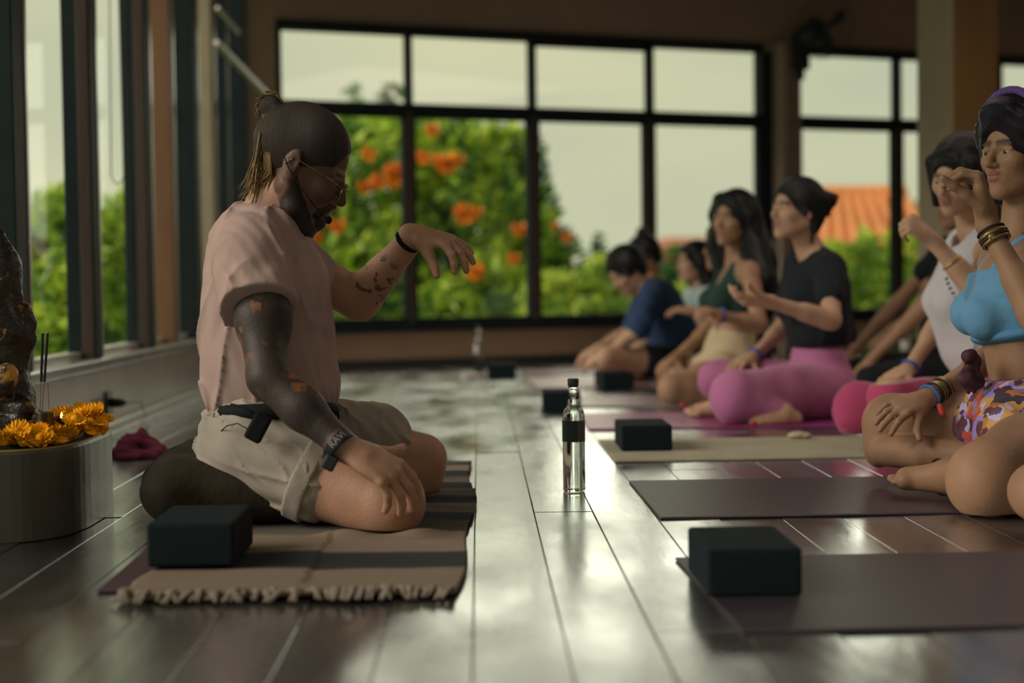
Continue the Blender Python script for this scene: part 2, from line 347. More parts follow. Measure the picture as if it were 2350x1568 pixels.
def arm(S, sh, el, wr, s=1.0, fem=True, tg='skin', i=0.0, k=.02):
    a = .040 if fem else .050
    S.ell(sh, ((a + .006) * s + i,) * 3, k=.03, tag=tg); S.cap(sh, el, a * s + i, .033 * s + i + (0 if fem else .004), k=k, tag=tg)
    if wr is not None:
        m = el.lerp(wr, .28); S.cap(el, wr, .032 * s + i, .0215 * s + i, k=k, tag=tg); d = (wr - el).normalized()
        S.cap(el.lerp(wr, .1), el.lerp(wr, .42), (.034 if fem else .040) * s + i, (.030 if fem else .033) * s + i, k=k, tag=tg)
def leg(S, hip, kn, an, s=1.0, tg='skin', i=0.0, rt=.082, rk=.055, rc=.050, ra=.031, k=.03):
    S.cap(hip, hip.lerp(kn, .5), rt * s + i, (rt * .55 + rk * .48) * s + i, k=k, tag=tg); S.cap(hip.lerp(kn, .5), kn, (rt * .55 + rk * .48) * s + i, rk * s + i, k=k, tag=tg)
    if an is not None:
        m = kn.lerp(an, .33); S.cap(kn, m, rk * .93 * s + i, rc * s + i, k=k, tag=tg); S.cap(m, an, rc * s + i, ra * s + i, k=k, tag=tg)
def neck(S, base, c, s=1.0, r=.05, tg='skin'):
    S.cap(base, c, r * s * 1.06, r * s, k=.025, tag=tg)
def skin_mat(name, col, lip=(.28, .115, .09), beard=(.03, .02, .015), tattoo=None, sss=.08):
    m = mat(name, col, .56, spec=.35, bump=.12, bscale=160, var=.12, vscale=14, sss=sss); t = m.node_tree; p = t.nodes['Principled BSDF']
    src = p.inputs['Base Color'].links[0].from_socket
    def over(attr, color_sock, fac=1.0):
        nonlocal src
        a = t.nodes.new('ShaderNodeAttribute'); a.attribute_name = 'w_' + attr; mx = t.nodes.new('ShaderNodeMix'); mx.data_type = 'RGBA'
        ml = t.nodes.new('ShaderNodeMath'); ml.operation = 'MULTIPLY'; ml.inputs[1].default_value = fac; t.links.new(a.outputs['Fac'], ml.inputs[0])
        t.links.new(ml.outputs[0], mx.inputs[0]); t.links.new(src, mx.inputs[6])
        if isinstance(color_sock, tuple): mx.inputs[7].default_value = (*color_sock, 1)
        else: t.links.new(color_sock, mx.inputs[7])
        src = mx.outputs[2]
    if tattoo:
        tcn = t.nodes.new('ShaderNodeTexCoord'); v = t.nodes.new('ShaderNodeTexVoronoi'); v.feature = 'DISTANCE_TO_EDGE'; v.inputs['Scale'].default_value = 22
        n = t.nodes.new('ShaderNodeTexNoise'); n.inputs['Scale'].default_value = 17; n.inputs['Detail'].default_value = 5; t.links.new(tcn.outputs['Object'], n.inputs[0])
        r = t.nodes.new('ShaderNodeValToRGB'); E = r.color_ramp.elements; E[0].position = .36; E[0].color = (.006, .009, .011, 1); E[1].position = .50; E[1].color = (.026, .022, .018, 1)
        e = E.new(.56); e.color = (.014, .018, .016, 1); e = E.new(.67); e.color = (.26, .09, .02, 1); e = E.new(.74); e.color = (.04, .03, .02, 1)
        t.links.new(n.outputs[0], r.inputs[0])
        t.links.new(tcn.outputs['Object'], v.inputs[0]); lt = t.nodes.new('ShaderNodeMath'); lt.operation = 'GREATER_THAN'; lt.inputs[1].default_value = .09; t.links.new(v.outputs['Distance'], lt.inputs[0])
        mx = t.nodes.new('ShaderNodeMix'); mx.data_type = 'RGBA'; mx.inputs[6].default_value = (.015, .016, .018, 1); t.links.new(lt.outputs[0], mx.inputs[0]); t.links.new(r.outputs[0], mx.inputs[7])
        over('tattoo', mx.outputs[2], .93)
        n2 = t.nodes.new('ShaderNodeTexNoise'); n2.inputs['Scale'].default_value = 45; n2.inputs['Detail'].default_value = 2; t.links.new(tcn.outputs['Object'], n2.inputs[0])
        r2 = t.nodes.new('ShaderNodeMath'); r2.operation = 'GREATER_THAN'; r2.inputs[1].default_value = .60; t.links.new(n2.outputs[0], r2.inputs[0])
        a = t.nodes.new('ShaderNodeAttribute'); a.attribute_name = 'w_ink'; ml = t.nodes.new('ShaderNodeMath'); ml.operation = 'MULTIPLY'; t.links.new(a.outputs['Fac'], ml.inputs[0]); t.links.new(r2.outputs[0], ml.inputs[1])
        mx = t.nodes.new('ShaderNodeMix'); mx.data_type = 'RGBA'; mx.inputs[7].default_value = (.03, .025, .025, 1); t.links.new(ml.outputs[0], mx.inputs[0]); t.links.new(src, mx.inputs[6]); src = mx.outputs[2]
    over('tan', (.115, .060, .042)); over('lip', lip); over('brow', (.03, .02, .02), .8); over('beard', beard); over('nail', (.45, .03, .05))  # 'tan' is facial shade painted in as darker skin colour
    t.links.new(src, p.inputs['Base Color']); return m
def hair_mat(name, col, rough=.45): return mat(name, col, rough, bump=.45, bscale=130, btype='wave', var=.4, vscale=25, stretch=(1, 1, .25), spec=.3)
MAT_EYE = mat('eye_white', (.33, .33, .30), .25); MAT_IRIS = mat('eye_iris', (.015, .01, .008), .1)
SKIN_M = skin_mat('skin_teacher', (.42, .235, .155), tattoo=True, beard=(.028, .016, .012))
SKIN_F = skin_mat('skin_olive', (.33, .19, .115)); SKIN_A = skin_mat('skin_light', (.50, .31, .205)); SKIN_D = skin_mat('skin_tan', (.36, .21, .13))
HAIR_B = hair_mat('black_hair', (.006, .008, .009)); HAIR_L = hair_mat('blond_brown_hair', (.20, .13, .05))
def cloth(name, col, rough=.85, **k):
    k.setdefault('bump', .35); k.setdefault('bscale', 22); k.setdefault('var', .08); k.setdefault('sheen', .02); k.setdefault('spec', .2); return mat(name, col, rough, **k)
def ring(c, axis, r, tr, name, m, parent, n=20, wob=0):
    a = Vector(axis).normalized(); u = a.orthogonal().normalized(); v = a.cross(u); rr = r if hasattr(r, '__len__') else (r, r)
    return MB().tube([Vector(c) + u * math.cos(q) * rr[0] + v * math.sin(q) * rr[1] for q in [2 * math.pi * i / n for i in range(n)]], tr, 6, True).build(name, m, parent, True)
# ================================================================== SETTING
M_FRAME = mat('dark_window_frame', (.012, .020, .024), .6, var=.2, spec=.2)
M_WOODJ = mat('brown_jamb', (.055, .032, .025), .5, bump=.2, var=.2, vscale=5, stretch=(1, 1, .2))
M_BEIGE = mat('beige_plaster', (.34, .29, .20), .8, bump=.15, bscale=40, var=.06)
M_WALLB = mat('tan_wall', (.38, .25, .165), .75, bump=.1, var=.08, vscale=2)
M_HEAD = mat('brown_header', (.34, .235, .19), .8, var=.1, vscale=2)
M_CEIL = mat('ceiling_paint', (.40, .33, .27), .9)
M_WALLL = mat('grey_stone_wall', (.40, .35, .30), .35, bump=.1, bscale=8, var=.18, vscale=5)
M_LEDGE = mat('pale_ledge', (.52, .50, .44), .25, var=.1)
M_DARK = mat('dark_skirting', (.02, .028, .028), .4)
def struct(o, label=None): o['kind'] = 'structure'; return o
def sgroup(name):
    o = bpy.data.objects.new(name, None); COL.objects.link(o); o['kind'] = 'structure'; return o
PB = fl(780, 848); WA = math.radians(19.8); U = Vector((math.cos(WA), math.sin(WA), 0)); N = Vector((math.sin(WA), -math.cos(WA), 0)); WR = Matrix.Rotation(WA, 3, 'Z')
def wpx(x, y=500):
    d = ray(x, y); t = (PB - CAM).dot(N) / d.dot(N); p = CAM + d * t; return (p - PB).dot(U), p.z
def wbox(mb, u0, u1, z0, z1, o0, o1, bev=0):
    c = PB + U * (u0 + u1) / 2 + N * (o0 + o1) / 2; c.z = (z0 + z1) / 2
    return mb.box(c, (abs(u1 - u0), abs(o1 - o0), abs(z1 - z0)), WR, bev)
def wu(x, y=500): return wpx(x, y)[0]
ZT = wpx(800, 73)[1]; ZM0 = wpx(800, 234)[1]; ZM1 = wpx(800, 258)[1]; ZB = wpx(900, 740)[1]; ZF0 = wpx(900, 762)[1]; ZTF = wpx(800, 53)[1]; ZC = 2.62
XL = -1.35
UC = wu(618)                                       # corner with the left wall
UEND = 6.4
struct(wbox(MB(), UC - .3, UEND, 0, ZF0, -.16, 0).build('wall_back', M_WALLB))
struct(wbox(MB(), UC - .3, UEND, ZTF, ZC, -.16, 0).build('wall_back', M_HEAD))
struct(wbox(MB(), UC - .3, wu(640), ZF0, ZTF, -.16, .0).build('wall_back', M_HEAD))
struct(wbox(MB(), UC - .1, UEND, 0, .05, 0, .018).build('baseboard_back', M_DARK))
struct(wbox(MB(), UC - .1, UEND, ZC - .2, ZC - .08, 0, .03).build('trim_1', M_HEAD))
def back_window(name, xs_up, xs_lo, x0, x1, wide=.045):
    """a framed window in the back wall: upper fixed lights over tall lower sashes"""
    g = sgroup(name); u0, u1 = wu(x0), wu(x1)
    fr = MB(); wbox(fr, u0 - .02, u1 + .02, ZT, ZTF, -.08, .03); wbox(fr, u0 - .02, u1 + .02, ZF0, ZB, -.08, .035); fr.build('frame_rail', M_FRAME, g)
    for a in (u0 - .025, u1): 
        m = MB(); wbox(m, a, a + .025, ZB, ZT, -.08, .03); m.build('frame_post', M_FRAME, g)
    m = MB(); wbox(m, u0, u1, ZM1, ZM0, -.07, .03, .004); m.build('transom_bar', M_FRAME, g)
    e = [u0] + [wu(a) for a in xs_up] + [u1]
    for a in e[1:-1]: m = MB(); wbox(m, a - .018, a + .018, ZM0, ZT, -.06, .025, .003); m.build('mullion', M_FRAME, g)
    for i in range(len(e) - 1): m = MB(); wbox(m, e[i] + .015, e[i + 1] - .015, ZM0, ZT, -.035, -.031); m.build('pane', GLASS, g)
    e = [u0] + [wu(a) for a in xs_lo] + [u1]
    for a in e[1:-1]: m = MB(); wbox(m, a - .018, a + .018, ZB, ZM1, -.06, .028, .003); m.build('mullion', M_WOODJ, g)
    for i in range(len(e) - 1):
        a, b = e[i] + (.018 if i else 0), e[i + 1] - (.018 if i < len(e) - 2 else 0)
        s = MB()
        for q in (a, b - .022): wbox(s, q, q + .022, ZB, ZM1, -.05, .015)
        wbox(s, a + .022, b - .022, ZM1 - .022, ZM1, -.05, .015); wbox(s, a + .022, b - .022, ZB, ZB + .025, -.05, .015)
        so = s.build('sash', M_FRAME, g); p = MB(); wbox(p, a + .02, b - .02, ZB + .02, ZM1 - .02, -.03, -.026); p.build('pane', GLASS, so)
    return g
w1 = back_window('window_1', [943, 1226, 1495], [941, 1226, 1492], 650, 1745)
m = MB(); wbox(m, wu(1236), wu(1488), wpx(1300, 108)[1], wpx(1300, 98)[1], -.05, .01); m.build('blind_rail', M_FRAME, w1)
m = MB(); wbox(m, wu(1755), wu(1769), ZB, ZT, -.12, .035); m.build('frame_post', M_FRAME, w1)
struct(wbox(MB(), wu(1769), wu(1829), ZF0, ZTF, -.16, .06).build('wall_back', mat('pilaster_brown', (.30, .22, .17), .7, var=.1)))
struct(wbox(MB(), wu(1775), wu(1789), 0, ZTF, .06, .10).build('trim_2', mat('lit_jamb', (.42, .34, .27), .5)))  # paler colour paints the window light falling on this jamb
w2 = back_window('window_2', [2061], [2061], 1833, 2190)
w3 = back_window('window_3', [2292], [2292], 2205, 2420)
struct(wbox(MB(), wu(2420), wu(2450), ZF0, ZTF, -.16, .04).build('wall_back', M_HEAD))
w4 = back_window('window_4', [2620], [2620], 2456, 2760)
struct(wbox(MB(), wu(2770), UEND, ZF0, ZTF, -.16, .0).build('wall_back', M_HEAD))
# ---- left wall with a row of folded window posts
def lY(x): return 1.35 * F / (1100 - x)
YL1 = lY(596)
struct(MB().bx(XL - .16, -2.6, 0, XL, YL1 + .3, .225).build('wall_left', M_WALLL))
struct(MB().bx(XL - .2, -2.6, .225, XL + .025, YL1 - .05, .262, .006).build('trim_3', mat('sill_grey', (.30, .30, .29), .22, var=.15)))
struct(MB().bx(XL, 1.2, 0, XL + .035, YL1 - .1, .032, .006).build('baseboard_left', M_LEDGE))
struct(MB().bx(XL + .04, 1.2, 0, XL + .075, YL1 - .12, .012, .003).build('baseboard_left', M_LEDGE))
struct(MB().bx(XL - .16, -2.6, 2.32, XL, YL1 + .3, ZC).build('wall_left', M_HEAD))
g5 = sgroup('window_5')
posts = [(50, .30, .12, M_FRAME), (225, .10, .08, M_FRAME), (350, .10, .085, M_FRAME), (405, .10, .07, mat('warm_wood_post', (.22, .10, .05), .55, var=.15, stretch=(1, 1, .2))), (460, .12, .10, M_FRAME), (499, .10, .10, M_BEIGE), (532, .10, .05, M_FRAME), (576, .10, .05, M_FRAME), (596, .10, .12, M_FRAME)]
for i, (px, dp, th, mt) in enumerate(posts):
    y = lY(px); o = MB().bx(XL - dp, y, .262, XL, y + th, 2.32, .004).build('post', mt, g5)
    if mt is M_FRAME and 0 < i < 3:                  # brown inner half and pale edge strip of each frame post
        MB().bx(XL - dp * .45, y - .012, .262, XL - .004, y, 2.32, .002).build('inner_jamb', M_WOODJ, o)
    MB().bx(XL - .02, y + th, .262, XL + .004, y + th + .018, 2.32).build('edge_strip', M_LEDGE, o)
ys = [lY(p[0]) for p in posts]
for a, b in [(ys[0] + .12, ys[1]), (ys[1] + .08, ys[2]), (ys[2] + .085, ys[3]), (ys[3] + .07, ys[4]), (ys[5] + .1, ys[6]), (ys[6] + .05, ys[7])]:
    MB().bx(XL - .085, a, .262, XL - .08, b, 2.32).build('pane', GLASS, g5)
MB().bx(XL - .1, lY(243), .262, XL - .06, lY(243) + .045, 2.32).build('thin_mullion', M_FRAME, g5)
MB().bx(XL - .12, ys[0], .262, XL - .05, ys[5], .285).build('bottom_rail', M_LEDGE, g5)
for k in range(4):
    y = 3.3 - k * 1.45
    MB().bx(XL - .14, y, .262, XL, y + .1, 2.32, .004).build('post', M_FRAME, g5)
MB().bx(XL - .085, -2.5, .262, XL - .08, ys[0], 2.32).build('pane', GLASS, g5)
struct(MB().bx(XL - .16, -2.75, 0, 5.6, -2.6, .8).build('wall_front', M_WALLB)); struct(MB().bx(XL - .16, -2.75, 2.3, 5.6, -2.6, ZC).build('wall_front', M_HEAD))
g6 = sgroup('window_6')
for k in range(6): MB().bx(XL + k * 1.36, -2.72, .8, XL + k * 1.36 + .07, -2.64, 2.3).build('mullion', M_FRAME, g6)
MB().bx(XL, -2.7, .8, 5.5, -2.695, 2.3).build('pane', GLASS, g6)
struct(MB().bx(5.5, -2.6, 0, 5.65, 11.6, ZC).build('wall_right', M_WALLB))
struct(MB().bx(XL - .16, -2.75, ZC, 5.65, 12.0, ZC + .1).build('ceiling', M_CEIL))
# ---- free-standing column
cb = fl(2128, 868); cg = empty('column', (0, 0, 0), 'square beige floor-to-ceiling column with a dark brown front face, right of the windows', 'column'); cg['kind'] = 'structure'
cc = cb + U * .30 - N * .15; cc.z = ZC / 2
MB().box(cc, (.29, .29, ZC), WR, .006).build('shaft', M_BEIGE, cg)
MB().box(cc + N * .15, (.27, .012, ZC - .02), WR, .002).build('cladding', mat('brown_cladding', (.17, .10, .035), .4, var=.3, vscale=3, stretch=(1, 1, .3)), cg)
# ---- floor planks
def floor_mat():
    m = bpy.data.materials.new('varnished_planks'); m.use_nodes = True; t = m.node_tree; p = t.nodes['Principled BSDF']; L = t.links.new
    tcn = t.nodes.new('ShaderNodeTexCoord'); oi = t.nodes.new('ShaderNodeObjectInfo'); geo = t.nodes.new('ShaderNodeNewGeometry')
    mp1 = t.nodes.new('ShaderNodeMapping'); mp1.inputs['Scale'].default_value = (9, 1.1, 1); L(geo.outputs['Position'], mp1.inputs[0])
    n1 = t.nodes.new('ShaderNodeTexNoise'); n1.inputs['Scale'].default_value = 3; n1.inputs['Detail'].default_value = 5; L(mp1.outputs[0], n1.inputs[0])
    r = t.nodes.new('ShaderNodeValToRGB'); r.color_ramp.elements[0].color = (.006, .011, .017, 1); r.color_ramp.elements[1].color = (.030, .024, .022, 1); L(n1.outputs[0], r.inputs[0])
    hs = t.nodes.new('ShaderNodeHueSaturation'); mm = t.nodes.new('ShaderNodeMapRange'); mm.inputs['To Min'].default_value = .6; mm.inputs['To Max'].default_value = 1.5; L(oi.outputs['Random'], mm.inputs[0]); L(mm.outputs[0], hs.inputs['Value']); L(r.outputs[0], hs.inputs['Color']); L(hs.outputs[0], p.inputs['Base Color'])
    n2 = t.nodes.new('ShaderNodeTexNoise'); n2.inputs['Scale'].default_value = 2.2; n2.inputs['Detail'].default_value = 4; mp2 = t.nodes.new('ShaderNodeMapping'); mp2.inputs['Scale'].default_value = (2.0, .8, 1); L(geo.outputs['Position'], mp2.inputs[0]); L(mp2.outputs[0], n2.inputs[0])
    rr = t.nodes.new('ShaderNodeMapRange'); rr.inputs['From Min'].default_value = .3; rr.inputs['From Max'].default_value = .7; rr.inputs['To Min'].default_value = .14; rr.inputs['To Max'].default_value = .33; L(n2.outputs[0], rr.inputs[0]); L(rr.outputs[0], p.inputs['Roughness'])
    p.inputs['Specular IOR Level'].default_value = .2
    gl = t.nodes.new('ShaderNodeBsdfAnisotropic'); gl.inputs['Color'].default_value = (.96, .97, 1, 1); L(rr.outputs[0], gl.inputs['Roughness']); fr = t.nodes.new('ShaderNodeFresnel'); fr.inputs[0].default_value = 8
    mxs = t.nodes.new('ShaderNodeMixShader'); L(fr.outputs[0], mxs.inputs[0]); L(p.outputs[0], mxs.inputs[1]); L(gl.outputs[0], mxs.inputs[2]); L(mxs.outputs[0], t.nodes['Material Output'].inputs[0])
    n3 = t.nodes.new('ShaderNodeTexNoise'); n3.inputs['Scale'].default_value = 5; n3.inputs['Detail'].default_value = 6; mp3 = t.nodes.new('ShaderNodeMapping'); mp3.inputs['Scale'].default_value = (4, 1, 1); L(geo.outputs['Position'], mp3.inputs[0]); L(mp3.outputs[0], n3.inputs[0])
    b = t.nodes.new('ShaderNodeBump'); b.inputs['Strength'].default_value = .25; b.inputs['Distance'].default_value = .003; L(n3.outputs[0], b.inputs['Height']); L(b.outputs[0], p.inputs['Normal']); L(b.outputs[0], gl.inputs['Normal']); L(b.outputs[0], fr.inputs['Normal'])
    return m
M_FLOOR = floor_mat()
floor = struct(MB().bx(XL - .1, -2.7, -.12, 5.6, 11.8, -.024).build('floor', mat('floor_underlay', (.012, .012, .014), .8)))
PW = .131; x = XL + .01; ci = 0
bmesh_cache = {}
def plank_mesh(w, L):
    k = (round(w, 3), round(L, 2))
    if k not in bmesh_cache:
        b = MB(); c = .0009; b.bx(-w / 2, 0, -.024, w / 2, L, 0)
        es = [e for e in b.b.edges if all(v.co.z > -.001 for v in e.verts)]; bmesh.ops.bevel(b.b, geom=es, offset=c, segments=1, affect='EDGES')
        me = b.mesh('plank'); me.materials.append(M_FLOOR); bmesh_cache[k] = me
    return bmesh_cache[k]
first_joint = fl(1225, 1175)
nP = 0
xs = first_joint.x - PW * 20
while xs < XL + .02: xs += PW
while xs < 4.9:
    yend = min(11.0, PB.y + (xs - PB.x) * math.tan(WA) - .02 + .05) ; y = .3 + rnd.choice((-.0, -.7, -1.4, .5)) - 1.0
    if abs(xs - first_joint.x) < .02: y = first_joint.y - 2.4 * 2
    while y < yend:
        L = 2.4 if y + 2.4 < yend + 1.2 else 1.2
        if xs > 3.4 and y < 3.5: y += L; continue
        if y + L > .9 and y < yend - .1:
            o = bpy.data.objects.new('plank', plank_mesh(PW - .0016, L - .003)); COL.objects.link(o); o.parent = floor
            o.location = (xs + PW / 2, y, (-.0006, 0, -.001, -.0002)[nP % 4]); o.rotation_euler = (rnd.uniform(-.0006, .0006), rnd.uniform(-.006, .006), 0); nP += 1
        y += L
    xs += PW
# ================================================================== OUTDOORS
def leaf_mat(name, c0, c1, c2):
    m = bpy.data.materials.new(name); m.use_nodes = True; t = m.node_tree; p = t.nodes['Principled BSDF']; L = t.links.new
    geo = t.nodes.new('ShaderNodeNewGeometry'); n = t.nodes.new('ShaderNodeTexNoise'); n.inputs['Scale'].default_value = 2.2; n.inputs['Detail'].default_value = 3; L(geo.outputs['Position'], n.inputs[0])
    r = t.nodes.new('ShaderNodeValToRGB'); E = r.color_ramp.elements; E[0].position = .36; E[1].position = .66; E[0].color = (*c0, 1); E[1].color = (*c2, 1); q = E.new(.5); q.color = (*c1, 1)
    ad = t.nodes.new('ShaderNodeMath'); ad.operation = 'MULTIPLY_ADD'; ad.inputs[1].default_value = .3; at_ = t.nodes.new('ShaderNodeAttribute'); at_.attribute_name = 'tone'; sb = t.nodes.new('ShaderNodeMath'); sb.operation = 'SUBTRACT'; sb.inputs[1].default_value = .15
    L(at_.outputs['Fac'], ad.inputs[0]); L(n.outputs[0], ad.inputs[2]); L(ad.outputs[0], sb.inputs[0]); L(sb.outputs[0], r.inputs[0]); L(r.outputs[0], p.inputs['Base Color'])
    p.inputs['Roughness'].default_value = .5
    tl = t.nodes.new('ShaderNodeBsdfTranslucent'); mx = t.nodes.new('ShaderNodeMixShader'); mx.inputs[0].default_value = .4; L(r.outputs[0], tl.inputs[0]); L(p.outputs[0], mx.inputs[1]); L(tl.outputs[0], mx.inputs[2]); L(mx.outputs[0], t.nodes['Material Output'].inputs[0]); return m
LEAF1 = leaf_mat('tree_leaf', (.06, .15, .05), (.30, .52, .06), (.68, .80, .10))
LEAF2 = leaf_mat('bright_leaf', (.16, .32, .05), (.44, .64, .08), (.78, .84, .14))
LEAF3 = leaf_mat('dark_leaf', (.015, .06, .02), (.04, .17, .03), (.10, .34, .04))
M_BARK = mat('bark', (.10, .07, .05), .9, bump=.6, bscale=15)
def leaves(name, blobs, n, size, m, parent, seed=1):
    g = np.random.default_rng(seed); vol = np.array([b[1][0] * b[1][2] for b in blobs]); cnt = (vol / vol.sum() * n).astype(int); C = []
    for (c, r), k in zip(blobs, cnt):
        d = g.normal(size=(k, 3)); d /= np.linalg.norm(d, axis=1)[:, None]; rad = g.uniform(.55, 1.06, (k, 1)); C.append(np.array(c) + d * rad * np.array(r))
    C = np.concatenate(C); k = len(C); a = g.normal(size=(k, 3)); a /= np.linalg.norm(a, axis=1)[:, None]; b = np.cross(a, g.normal(size=(k, 3))); b /= np.linalg.norm(b, axis=1)[:, None]
    s = size * g.uniform(.6, 1.4, (k, 1)); nn = np.cross(a, b)
    V = np.stack([C - a * s, C + b * s * .38 + nn * s * .1, C + a * s, C - b * s * .38 + nn * s * .1], 1).reshape(-1, 3)
    me = bpy.data.meshes.new(name); me.vertices.add(4 * k); me.vertices.foreach_set('co', V.astype(np.float32).ravel()); me.loops.add(4 * k); me.loops.foreach_set('vertex_index', np.arange(4 * k, dtype=np.int32)); me.polygons.add(k); me.polygons.foreach_set('loop_start', np.arange(0, 4 * k, 4, dtype=np.int32)); me.update(calc_edges=True)
    A = me.attributes.new('tone', 'FLOAT', 'POINT'); A.data.foreach_set('value', np.repeat(g.random(k), 4).astype(np.float32))
    o = link(name, me, m, parent, False); o['kind'] = 'stuff'; return o
def trunk(parent, base, tops, r=.08):
    b = MB()
    for tp in tops: mid = base.lerp(tp, .5) + Vector((rnd.uniform(-.1, .1), 0, .05)); b.tube([base, mid, tp], [r, r * .6, r * .25], 7)
    return b.build('trunk', M_BARK, parent, True)
GZ = -.55
lawn = MB().bx(-40, YL1 + .3, GZ - .2, 60, 120, GZ); lawn.bx(-40, -20, GZ - .2, XL - .5, YL1 + .3, GZ); lawn = lawn.build('lawn', mat('grass', (.10, .24, .03), .9, bump=.5, bscale=8, var=.3, vscale=.8)); tag(lawn, 'green lawn outside below the windows', 'lawn', kind='structure')
def blob(x, y, Y, rx, ry): c = at(x, y, Y); s = Y / F; return (tuple(c), (rx * s, max(rx, ry) * s * .55, ry * s))
# the flowering tree
T1 = empty('flowering_tree', (at(1010, 700, 14.5).x, 14.5, GZ), 'leafy green tree full of orange blossoms outside the back windows', 'tree')
bl = [blob(860, 440, 14.5, 190, 170), blob(1050, 380, 14.6, 170, 120), blob(1110, 560, 14.4, 160, 190), blob(870, 640, 14.2, 210, 160), blob(1090, 700, 14.1, 220, 120), blob(1170, 400, 14.8, 70, 110), blob(700, 520, 14.9, 130, 240), blob(820, 330, 15, 120, 90), blob(1250, 640, 14.5, 95, 110), blob(960, 320, 15.1, 110, 60)]
leaves('foliage', bl, 15000, .085, LEAF1, T1, 3)
leaves('foliage', [blob(900, 215, 15, 40, 22), blob(810, 212, 15.1, 26, 14), blob(1240, 400, 14.8, 18, 90), blob(1262, 480, 14.8, 22, 60), blob(1285, 560, 14.8, 40, 40), blob(1375, 575, 14.9, 16, 38), blob(850, 245, 15, 70, 16)], 420, .07, LEAF3, T1, 4)
trunk(T1, Vector((T1.location.x, 14.5, GZ)), [Vector(b[0]) for b in bl[:6]], .11)
def blossom_mesh():
    b = MB()
    for i in range(9):
        a = i * 2.4; t = .35 + .55 * (i % 3) / 2; d = Vector((math.cos(a) * t, math.sin(a) * t, math.sqrt(max(.05, 1 - t * t)))) ; s = d.cross(Vector((.2, .3, .9))).normalized()
        b.poly([d * .15 - s * .12, d * .9 - s * .38, d * 1.05, d * .9 + s * .38, d * .15 + s * .12], d.cross(s) * .06)
    me = b.mesh('blossom'); me.materials.append(mat('orange_petal', (1.0, .25, .008), .5, var=.25, vscale=6, emit=None)); return me
BM = blossom_mesh()
for (x, y, r) in [(850, 350, 18), (905, 402, 30), (872, 413, 20), (835, 427, 18), (975, 362, 18), (1027, 371, 28), (1008, 372, 20), (1044, 369, 20), (990, 298, 18), (1070, 490, 26), (1052, 492, 18), (1088, 489, 20), (775, 515, 20), (705, 542, 26), (690, 535, 18), (722, 545, 18), (1092, 621, 23), (1190, 525, 18), (1178, 593, 16), (918, 392, 20), (1333, 673, 20), (1300, 542, 14), (1272, 517, 10), (755, 470, 14)]:
    o = bpy.data.objects.new('blossom', BM); COL.objects.link(o); o.location = at(x, y, 13.7); o.parent = T1; o.matrix_parent_inverse = wm(T1).inverted()
    s = r * 1.15 * 13.7 / F; o.scale = (s, s, s); o.rotation_euler = (math.radians(80) + rnd.uniform(-.4, .4), rnd.uniform(-.4, .4), rnd.uniform(-.5, .5))
def bush(name, label, cat, blobs, n, size, m, grp=None, seed=5):
    bx = Vector(blobs[0][0]); e = empty(name, (bx.x, bx.y, GZ), label, cat, grp); leaves('foliage', blobs, n, size, m, e, seed); trunk(e, Vector((bx.x, bx.y, GZ)), [Vector(b[0]) for b in blobs[:4]], .04); return e
bush('bush', 'bright green low bush behind the middle window panes, right of the flowering tree', 'bush', [blob(1300, 690, 13, 110, 70), blob(1400, 670, 13.2, 90, 75), blob(1340, 740, 12.8, 160, 60), blob(1470, 720, 13, 80, 60), blob(1380, 620, 13.5, 40, 35)], 3800, .06, LEAF2, seed=8)
bush('bush', 'yellow-green bush under the orange roof, outside the right-hand window', 'bush', [blob(1930, 620, 14, 80, 70), blob(2010, 640, 14, 90, 100), blob(2100, 600, 14.2, 70, 100), blob(1980, 700, 13.8, 180, 80), blob(1900, 690, 13.6, 100, 90), blob(1985, 560, 14.3, 18, 40), blob(2045, 560, 14.3, 14, 40), blob(2120, 700, 13.8, 90, 90)], 6500, .055, LEAF2, seed=9)
bush('bush', 'dark green hedge below the pinkish building, behind the seated students', 'bush', [blob(1560, 730, 17, 110, 70), blob(1700, 700, 17.2, 110, 60), blob(1640, 740, 17, 130, 70), blob(1490, 735, 17, 80, 50)], 2600, .07, LEAF1, seed=10)
def lblob(x, y, Y, rx, ry): return blob(x, y, Y, rx, ry)
bush('garden_tree', 'green tree outside the leftmost tall window pane', 'tree', [lblob(120, 560, 10.5, 90, 120), lblob(90, 640, 10.2, 110, 120), lblob(160, 700, 10, 130, 130), lblob(130, 480, 10.6, 50, 50), lblob(40, 730, 10, 90, 110), lblob(230, 620, 10.4, 80, 130)], 4200, .06, LEAF1, seed=11)
bush('garden_tree', 'yellow-green tree seen through the narrow window pane with the bead chain', 'tree', [lblob(290, 560, 11.5, 70, 120), lblob(300, 660, 11, 90, 130), lblob(280, 760, 10.8, 110, 90), lblob(330, 500, 11.8, 60, 60)], 3200, .055, LEAF2, seed=12)
bush('bush', 'low bush with broad leaves beneath the leftmost window', 'bush', [lblob(100, 770, 7.5, 110, 45), lblob(190, 780, 7.7, 90, 40), lblob(20, 760, 7.5, 90, 60)], 900, .07, LEAF1, seed=13)
bush('bush', 'distant dark tree line left of the orange-roofed house', 'bush', [blob(1440, 640, 24, 140, 30), blob(1640, 640, 24, 160, 36), blob(1780, 640, 25, 100, 36), blob(2140, 480, 30, 50, 26), blob(1560, 575, 26, 30, 10)], 2600, .12, LEAF3, seed=14)
